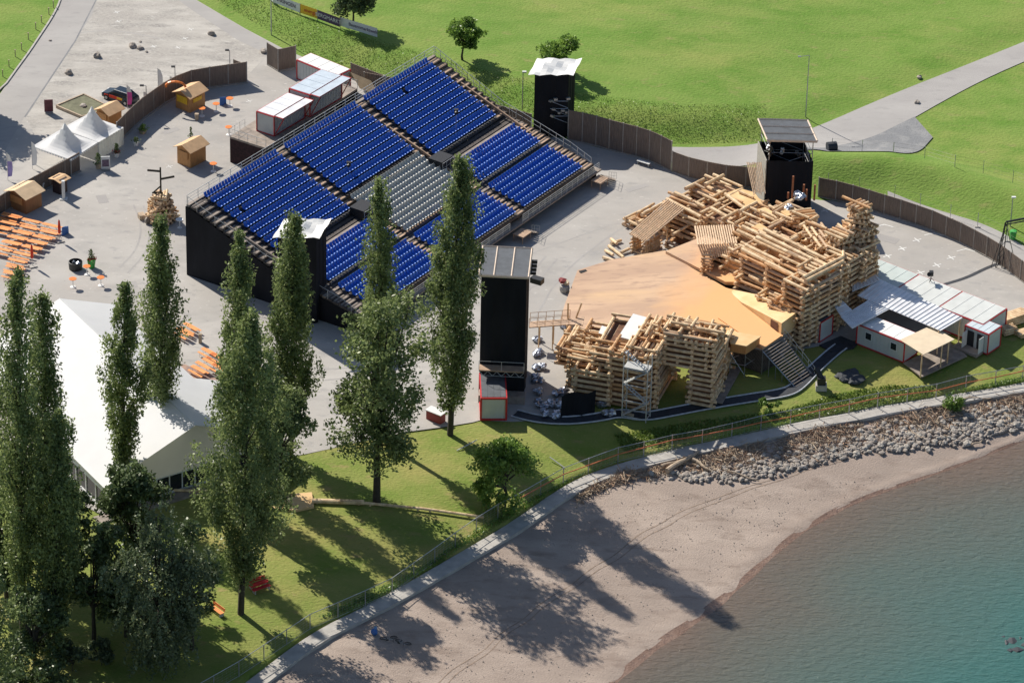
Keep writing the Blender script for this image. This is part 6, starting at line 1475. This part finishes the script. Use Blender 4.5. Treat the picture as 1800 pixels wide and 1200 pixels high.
bicycle('dark bicycle lying on the shaded beach, right of the silver one', 712, 1126, -.5, 1.3)
t = thing('rucksack', 'blue rucksack on the shaded beach left of the bicycles', 'bag', ZB(658,1112)); P = ZB(658,1114); q = MB_(); q.blob(P+UPV*.3, .36, 9, jit=.12, flat=1.1, n=2); q.build('bag_body', M_bluep, t); q = MB_(); q.blob(P+[.1,.1,.7], .18, 5, n=2); q.build('top_roll', mat('light_blue_cloth', (.15,.3,.5), .7, .1), t)

# ================================================================ TREES
def trunk_mesh(q, B, T, r0, branches):
    n = 7; pts = [B+(T-B)*k/n+np.array([NR.normal(0, .06), NR.normal(0, .06), 0])*(0 < k < n) for k in range(n+1)]
    for k in range(n): q.cyl(pts[k], pts[k+1], r0*(1-k/n*.93), r0*(1-(k+1)/n*.93), 8)
    for a, b, r in branches: q.cyl(a, b, r, r*.35, 5)
def poplar(label, base, top, rpx, lm=None, n=15000, fat=.38, start=.1, z=None, lobes=None, seed=0, trunkr=.34, leaf=.135, name='poplar', group='tall slim poplars', open_=0.):
    B = G(*base) if z is None else U(base[0], base[1], z)
    h = HT(B, 0, top[1]); tx = U(top[0], top[1], B[2]+h); T = np.array([tx[0], B[1], B[2]+h])
    # place the tip straight above the base, leaning sideways only
    n = int(n*1.35); R = rpx/14.6; t_ = thing(name, label, 'tree', B, group)
    rs_ = np.random.RandomState(seed+3); nb = int(70+h*5); brs = []; P = []; TT = []
    per = n//nb
    nb = int(26+h*.9); per = n//nb
    for i in range(nb):
        u_ = (i+rs_.rand())/nb; t = start+(1-start)*u_**1.05; ph = i*2.4+rs_.rand()*1.2; pos = B+(T-B)*t
        f = np.interp(t, [start, start+.1, .3, .45, .62, .78, .9, 1.0], [.30, .60, .9, 1., .86, .62, .40, .10])*rs_.uniform(.75, 1.15)
        rad = R*f*rs_.uniform(.22, .46)+.16; reach = max(0, R*f*1.08-rad)*rs_.uniform(.45, 1.15); hl = min(h*.045+rad*rs_.uniform(.5, 1.9), (1.0-t)*h*.7+.3)
        c = pos+np.array([math.cos(ph)*reach, math.sin(ph)*reach, 0]); brs.append((pos-np.array([0, 0, min(hl*.8, t*h*.5)]), c+np.array([0, 0, hl*.5]), .05+.07*(1-t)))
        m_ = int(per*(.35+1.1*f)); v = rs_.normal(size=(m_, 3)); v /= np.linalg.norm(v, axis=1)[:, None]; nsub = 9; k_ = rs_.randint(0, nsub, m_)
        sub = rs_.normal(size=(nsub, 3)); sub /= np.linalg.norm(sub, axis=1)[:, None]; v = v*.42+sub[k_]*.85
        zz = v[:, 2]; taper = np.clip(1-.35*np.maximum(zz, 0), .2, 1)
        pts = c+np.stack([v[:, 0]*rad*taper+math.cos(ph)*zz*hl*.16, v[:, 1]*rad*taper+math.sin(ph)*zz*hl*.16, zz*hl+.25*hl], 1)+rs_.normal(0, .17, (m_, 3))*np.array([1, 1, 1.5]); P.append(pts); ct = rs_.rand(nsub); TT.append(ct[k_]*.8+.1)
    P = np.concatenate(P); TT = np.concatenate(TT)
    leaves('crown', P, leaf, lm or L_pop, t_, tall=1.5, tint=TT)
    q = MB_(); trunk_mesh(q, B-np.array([0,0,.3]), T-(T-B)*.04, trunkr, brs); q.build('trunk', M_bark, t_)
    return t_
def broad(label, base, top, rx, ry_px, lm, n=9000, leaf=.15, name='tree', group=None, seed=0, lobes=16, trunk=.25, lowc=.3, droop=0., z=None, cx=None):
    """round or spreading crown; ry_px vertical half extent on the photo, rx horizontal"""
    B = G(*base) if z is None else U(base[0], base[1], z); h = HT(B, 0, top[1]); R = rx/15.8; t_ = thing(name, label, 'tree' if h > 3.2 else 'bush', B, group)
    rs_ = np.random.RandomState(seed+9); c0 = B+np.array([0 if cx is None else (cx-top[0])/15.8, 0, h-(h*(1-lowc))/2]); C_ = (h*(1-lowc))/2
    off = U(top[0], top[1], B[2]+h)[0]-B[0]; c0[0] += off*.7
    P = []; TT = []; brs = []
    for i in range(lobes):
        v = rs_.normal(size=3); v /= np.linalg.norm(v); v[2] = abs(v[2])**.8*np.sign(v[2]+.25); rr = rs_.uniform(.45, .86)
        c = c0+v*np.array([R, R, C_])*rr; s_ = rs_.uniform(.25, .42)*min(R, C_*1.3)
        brs.append((B+(c0-B)*rs_.uniform(.45, .9), c, .05+.02*R))
        m_ = int(n/lobes*rs_.uniform(.7, 1.3)); nsub = 14; sub = rs_.normal(size=(nsub, 3)); sub /= np.linalg.norm(sub, axis=1)[:, None]; sub = c+sub*s_*np.array([1, 1, .8])*rs_.uniform(.6, 1.05, (nsub, 1))
        if droop: nsub = 30; sub = rs_.normal(size=(nsub, 3)); sub /= np.linalg.norm(sub, axis=1)[:, None]; sub = c+sub*s_*np.array([1.15, 1.15, .8])*rs_.uniform(.5, 1.1, (nsub, 1))
        idx = rs_.randint(0, nsub, m_); p = sub[idx]+rs_.normal(0, s_*.22 if not droop else .13, (m_, 3))
        if droop: u_ = rs_.rand(m_); p[:, 2] -= u_*droop*3.6*(.4+(idx % 5)*.2); p[:, :2] += ((sub[idx]-c0)[:, :2]*.10)*np.sqrt(u_)[:, None]
        P.append(p); ct = rs_.rand(nsub); TT.append(ct[idx]*.75+.12)
    leaves('crown', np.concatenate(P), leaf, lm, t_, tall=1.5 if droop else 1.0, tint=np.concatenate(TT))
    q = MB_(); trunk_mesh(q, B-np.array([0,0,.2]), c0+np.array([0,0,C_*.5]), trunk, brs); q.build('trunk', M_bark, t_)
    return t_
poplar('tall poplar on the asphalt edge just left of the tall lighting tower', (791,764), (808,283), 50, n=21000, seed=1, start=.11, fat=.45)
poplar('slim pointed poplar rising directly behind the broad bright poplar', (676,775), (666,322), 36, n=9000, seed=2, start=.3, fat=.55)
broad('broad spreading tree with bright top, thick bare trunk on the sunny lawn', (662,882), (664,478), 90, 0, L_pop, n=17000, leaf=.17, name='poplar', seed=2, lobes=34, trunk=.42, lowc=.12, group='tall slim poplars')
poplar('slim poplar hiding the tarpaulin topped tower at the stand corner', (510,800), (519,384), 42, n=15000, seed=3, start=.12, fat=.42)
poplar('narrow poplar against the black side of the stand', (418,820), (421,415), 33, n=10000, seed=4, start=.2, fat=.5)
poplar('big dense double headed poplar above the right end of the marquee', (423,1078), (441,560), 66, n=26000, seed=5, start=.13, fat=.62)
poplar('tall slim poplar with its tip below the log pyramid', (283,800), (284,389), 38, n=14000, seed=6, start=.1, fat=.45)
poplar('short narrow poplar in front of the white marquee roof', (212,880), (222,505), 35, n=10000, seed=7, start=.15, fat=.5)
poplar('leftmost poplar with a bare leaning trunk at the photo edge', (42,1143), (30,482), 43, n=15000, seed=8, start=.16, fat=.55)
poplar('poplar second from the left edge, behind the white roof side', (78,1020), (76,524), 42, n=15000, seed=9, start=.1, fat=.5)
poplar('bright near poplar with a pointed crown in the lower left', (94,1158), (103,728), 43, n=15000, seed=10, start=.13, fat=.5)
poplar('shaded poplar cut off by the left photo edge', (-24,1010), (-16,600), 40, n=11000, seed=15, start=.1, fat=.5, lm=L_pop)
broad('grey green weeping tree with hanging twigs at the lower left lawn', (292,1175), (265,890), 82, 0, L_wil, n=19000, name='weeping_tree', seed=11, lobes=34, trunk=.3, lowc=.05, droop=.55, leaf=.13)
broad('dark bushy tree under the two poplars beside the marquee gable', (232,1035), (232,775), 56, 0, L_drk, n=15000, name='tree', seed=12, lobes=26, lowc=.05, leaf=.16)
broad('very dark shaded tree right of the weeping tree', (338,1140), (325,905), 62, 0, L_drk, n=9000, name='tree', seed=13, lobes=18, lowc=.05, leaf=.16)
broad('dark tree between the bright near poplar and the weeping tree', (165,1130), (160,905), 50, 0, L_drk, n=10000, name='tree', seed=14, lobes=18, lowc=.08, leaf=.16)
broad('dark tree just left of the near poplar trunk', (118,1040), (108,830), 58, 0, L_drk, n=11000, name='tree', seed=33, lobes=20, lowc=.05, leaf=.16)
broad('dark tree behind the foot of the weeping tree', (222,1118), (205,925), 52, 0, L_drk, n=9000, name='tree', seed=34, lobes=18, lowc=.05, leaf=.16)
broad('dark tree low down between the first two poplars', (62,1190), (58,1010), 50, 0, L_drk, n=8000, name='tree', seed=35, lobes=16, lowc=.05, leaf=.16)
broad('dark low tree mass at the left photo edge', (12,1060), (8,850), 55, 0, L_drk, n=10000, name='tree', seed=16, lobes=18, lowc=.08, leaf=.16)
broad('leafy side tree right of the double headed poplar', (462,948), (492,640), 60, 0, L_pop, n=17000, name='tree', seed=17, lobes=30, lowc=.12, leaf=.15)
broad('bright green round shrub tree by the shore fence', (888,893), (888,766), 52, 0, L_brd, n=10000, name='shrub', seed=18, lobes=22, lowc=.02, trunk=.12, leaf=.15)
broad('small round orchard tree on the meadow above the stand', (813,106), (814,34), 36, 0, L_brd, n=5200, name='meadow_tree', seed=19, lobes=16, lowc=.28, trunk=.16, group='small meadow trees')
broad('meadow tree behind the white banner at the top edge', (620,46), (626,-30), 45, 0, L_drk, n=6500, name='meadow_tree', seed=20, lobes=18, lowc=.22, trunk=.16, group='small meadow trees')
broad('yellowish meadow tree just behind the tarpaulin topped tower', (984,133), (983,64), 40, 0, L_brd, n=5500, name='meadow_tree', seed=21, lobes=16, lowc=.2, trunk=.16, group='small meadow trees')
broad('yellow green willow bush on the stones by the shore path', (1672,722), (1676,690), 17, 0, L_bsh, n=1500, name='shrub', seed=22, lobes=8, lowc=0, trunk=.05, leaf=.1, z=-1.1, droop=.15)
broad('leafy weed bush at the shore fence beside the pale bale', (1138,800), (1136,762), 14, 0, L_bsh, n=1300, name='shrub', seed=23, lobes=8, lowc=0, trunk=.04, leaf=.1)
broad('leafy bush on the grass edge below the stage stairs', (1352,722), (1352,702), 24, 0, L_bsh, n=1800, name='shrub', seed=24, lobes=9, lowc=0, trunk=.04, leaf=.1)
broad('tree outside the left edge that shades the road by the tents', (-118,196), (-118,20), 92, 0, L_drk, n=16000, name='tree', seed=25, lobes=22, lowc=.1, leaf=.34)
broad('brownish bush at the bottom left among the shadows', (128,1178), (128,1128), 28, 0, L_wil, n=2500, name='shrub', seed=26, lobes=10, lowc=0, trunk=.05)
broad('brownish bush beside the foot of the weeping tree', (178,1168), (178,1122), 24, 0, L_wil, n=2000, name='shrub', seed=27, lobes=10, lowc=0, trunk=.05)
poplar('poplar below the photo edge at the far lower left', (-40,1330), (-30,930), 50, n=9000, seed=28)
poplar('poplar just outside the lower left corner', (150,1420), (150,1215), 55, n=9000, seed=29)
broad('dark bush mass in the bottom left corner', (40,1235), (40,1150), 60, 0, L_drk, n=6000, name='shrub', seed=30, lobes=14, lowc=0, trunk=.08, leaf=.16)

# ================================================================ GRASS AND SHORE LITTER
def scatter_poly(pts, n, z=None, f=None):
    P = W2(pts); x0, y0 = P.min(0); x1, y1 = P.max(0); o = []
    while sum(len(a) for a in o) < n:
        X, Y = NR.uniform(x0, x1, 4000), NR.uniform(y0, y1, 4000); k = inside(X, Y, P)
        o.append(np.stack([X[k], Y[k]], 1))
    return np.concatenate(o)[:n]
def grass(name, pts, n, size, lm, label, up=.12):
    P = scatter_poly(pts, n); Z = H(P[:, 0], P[:, 1]); nz = np.sin(P[:, 0]*.7+np.sin(P[:, 1]*.5)*2)*np.sin(P[:, 1]*.9)*.3+.5
    C_ = np.stack([P[:, 0], P[:, 1], Z+NR.uniform(0, up, n)+nz*up*.8], 1)
    o = leaves(name, C_, size, lm, None, tall=1.6, tint=nz*.8+.1); tag(o, label, 'grass', kind='stuff'); return o
grass('bank_grass', [(380,5),(560,108),(680,145),(870,200),(935,228),(1000,234),(1100,242),(1180,252),(1340,250),(1345,195),(1200,205),(1080,195),(1000,182),(870,150),(780,125),(690,100),(560,62),(455,15),(380,-15)], 15000, .065, L_veg, 'long rough grass on the bank below the meadow', .16)
0 and grass('mound_grass', [(1440,300),(1560,296),(1660,306),(1800,345),(1900,380),(1900,500),(1800,450),(1690,395),(1560,345),(1440,330)], 4500, .11, L_veg, 'rough grass on the mound above the curved fence', .12)
grass('shore_weeds', [(560,1078),(640,1040),(727,1000),(837,925),(912,880),(1034,820),(1180,780),(1337,745),(1490,718),(1645,690),(1800,655),(1800,668),(1645,702),(1490,730),(1337,757),(1180,792),(1034,832),(912,895),(837,938),(727,1016),(640,1066)], 6500, .11, L_bsh, 'weeds growing along the foot of the shore fence', .25)
grass('lawn_edge_grass', [(1080,760),(1230,735),(1380,715),(1460,690),(1560,672),(1640,672),(1640,690),(1500,715),(1300,742),(1100,790)], 6000, .12, L_veg, 'rough grass on the slope between the mat path and the fence', .15)
0 and grass('meadow_tufts', [(700,-20),(1800,-20),(1800,60),(1560,150),(1400,205),(1200,160),(1000,140),(800,80)], 12000, .13, L_veg, 'darker grass tufts scattered over the meadow', .05)

M_wrack = mat('brown_wrack', (.25,.185,.14), .9, .3, 2)
# stones of the shore: 300 single stones, smaller ones as one mass
STM = []
for k in range(6):
    q = MB_(); q.blob((0, 0, 0), 1., 40+k, jit=.2, flat=.72, n=2); me = bpy.data.meshes.new('stone'); me.from_pydata(q.v, [], q.f); me.materials.append(M_stone if k % 2 else mat('pale_stone', (.38,.35,.31), .9, .25, 2, bump=.3)); STM.append(me)
def band(t, f):                       # along the shore in photo pixels
    xs = [1130,1200,1280,1360,1440,1520,1600,1700,1800,1880]; top = [835,812,790,775,757,742,728,712,700,690]; bot = [850,845,848,835,815,800,795,780,755,735]
    x = 1130+t*720; a = np.interp(x, xs, top); b = np.interp(x, xs, bot); return x, a+(b-a)*f
cnt = 0; q = MB_()
for i in range(2100):
    t = rnd.random()**.62; f = rnd.betavariate(4.0, 1.3) if t < .5 else rnd.betavariate(2.6, 1.5)
    x, y = band(t, f); y += rnd.gauss(0, 3)
    P = ZB(x, y); r = abs(rnd.gauss(.17, .08))+.07
    if t < .1 and rnd.random() < .5: continue
    if r > .25 and cnt < 300 and -5 < x < 1805:
        o = bpy.data.objects.new('shore_stone', STM[cnt % 6]); COL.objects.link(o); o.location = P+np.array([0, 0, r*.3]); o.scale = (r*rnd.uniform(.9, 1.2), r*rnd.uniform(.8, 1.1), r); o.rotation_euler = (0, 0, rnd.random()*6.3)
        tag(o, 'grey boulder in the stone bank between driftwood and beach', 'stone', 'boulders of the shore bank'); cnt += 1
    else: q.blob(P+np.array([0, 0, r*.25]), r*.85, i, jit=.22, flat=.7, n=1)
tag(q.build('shore_rubble', M_stone), 'smaller stones filling the shore bank', 'stones', kind='stuff')
# driftwood
big = [((1172,835),(1228,799),.30,'thickest bleached trunk lying across the driftwood'),((1162,826),(1200,812),.2,'shorter trunk beside the thickest one'),((1217,813),(1250,832),.2,'trunk lying crosswise right of the thickest one'),((1708,787),(1726,778),.12,'lone branch on the open beach at the right'),((1690,712),(1705,700),.2,'pale stump log beside the yellow green bush'),((1700,705),(1742,704),.14,'thin trunk in the driftwood at the far right'),((1280,832),(1335,848),.08,'curved branch at the lower edge of the driftwood')]
for a, c, r, lab in big:
    A_, B_ = ZB(*a)+UPV*(r+.25), ZB(*c)+UPV*(r+.15); q = MB_(); n_ = 5; v = B_-A_; nn = np.array([-v[1], v[0], 0])/np.linalg.norm(v)
    for k in range(n_): q.cyl(A_+v*k/n_+nn*.12*math.sin(k*1.3), A_+v*(k+1)/n_+nn*.12*math.sin(k*1.3+1.3), r*(1-.1*k), r*(.9-.1*k), 8)
    o = q.build('driftwood_trunk', M_drift); o.data.transform(Matrix.Translation(-Vector(A_))); o.location = A_; tag(o, lab, 'driftwood', 'big driftwood trunks')
q = MB_()
for i in range(4600):
    t = rnd.random(); 
    if rnd.random() < .18: x, y = 1010+rnd.random()*110, 0; y = 868-(x-1010)*.40+abs(rnd.gauss(0, 7))
    else:
        x, y = band(t, rnd.betavariate(1.2, 2.6)); y -= rnd.random()*8
    den = .5+.5*math.sin(x*.035+1.3)+.25*math.sin(x*.11); 
    if rnd.random() > den+.5: continue
    P = ZB(x, y); a = rnd.random()*6.3; L = abs(rnd.gauss(.3, .28))+.12; r = rnd.uniform(.015, .05)*(1+L*.5); v = np.array([math.cos(a)*L, math.sin(a)*L, rnd.gauss(.0, .25)*L]); c = P+UPV*(.06+rnd.random()*.35*den)
    q.cyl(c-v, c+v, r, r*.6, 4, rnd.choice((0, 0, 1)))
tag(q.build('driftwood_litter', [M_drift, mat('reddish_driftwood', (.36,.23,.15), .85, .3, 2)]), 'dense litter of driftwood sticks along the top of the beach', 'driftwood', kind='stuff')
P = scatter_poly([(1015,880),(1180,850),(1400,830),(1600,800),(1800,765),(1700,860),(1300,1040),(1150,1180),(600,1200),(700,1060),(900,930)], 1500)
q = MB_(); zz = ZB(1200, 900)
P = P[~inside(P[:, 0], P[:, 1], SP)]
for i, p in enumerate(P):
    a = dl(p, KOc); b = dl(p, SHc); f = a/(a+b); q.blob((p[0], p[1], -.95+(ZW+.95)*f**1.2+.02), rnd.uniform(.03, .075), i, jit=.2, flat=.6)
for t0, wd_, amp in ((.44, .06, 1.2), (.47, .06, 1.2)):
    r_ = MB_(); Np = 240; pr = []
    for k in range(Np):
        j = int(k*(n-1)/(Np-1)); tt = t0+.02*amp*math.sin(k*.07+t0*9)+.006*math.sin(k*.5); p = A[j]*(1-tt)+B[j]*tt; pr.append((p, -.95+(ZW+.95)*tt**1.2+.05*math.sin(p[0]*.9+p[1]*.5)*math.sin(p[1]*.7-p[0]*.3)+.012))
    for k in range(Np-1):
        if (k*7) % 11 < 3 and t0 > .6: continue
        (p, z_), (p2_, z2_) = pr[k], pr[k+1]; d_ = (p2_-p)/np.linalg.norm(p2_-p); nn_ = np.array([-d_[1], d_[0]])*wd_*(.6+.5*math.sin(k*.9)**2); r_.quad([(*(p-nn_), z_), (*(p2_-nn_), z2_), (*(p2_+nn_), z2_), (*(p+nn_), z_)])
    tag(r_.build('beach_track', M_wrack), kind='structure')
tag(q.build('beach_pebbles', M_stone), 'scattered pebbles on the open beach', 'pebbles', kind='stuff')
for i in range(260):
    pass
q = MB_(); 
for i in range(90):
    t = rnd.random(); k = int(t*(len(SHORE)-1)); p = SHORE[k]; z = ZW+.01;
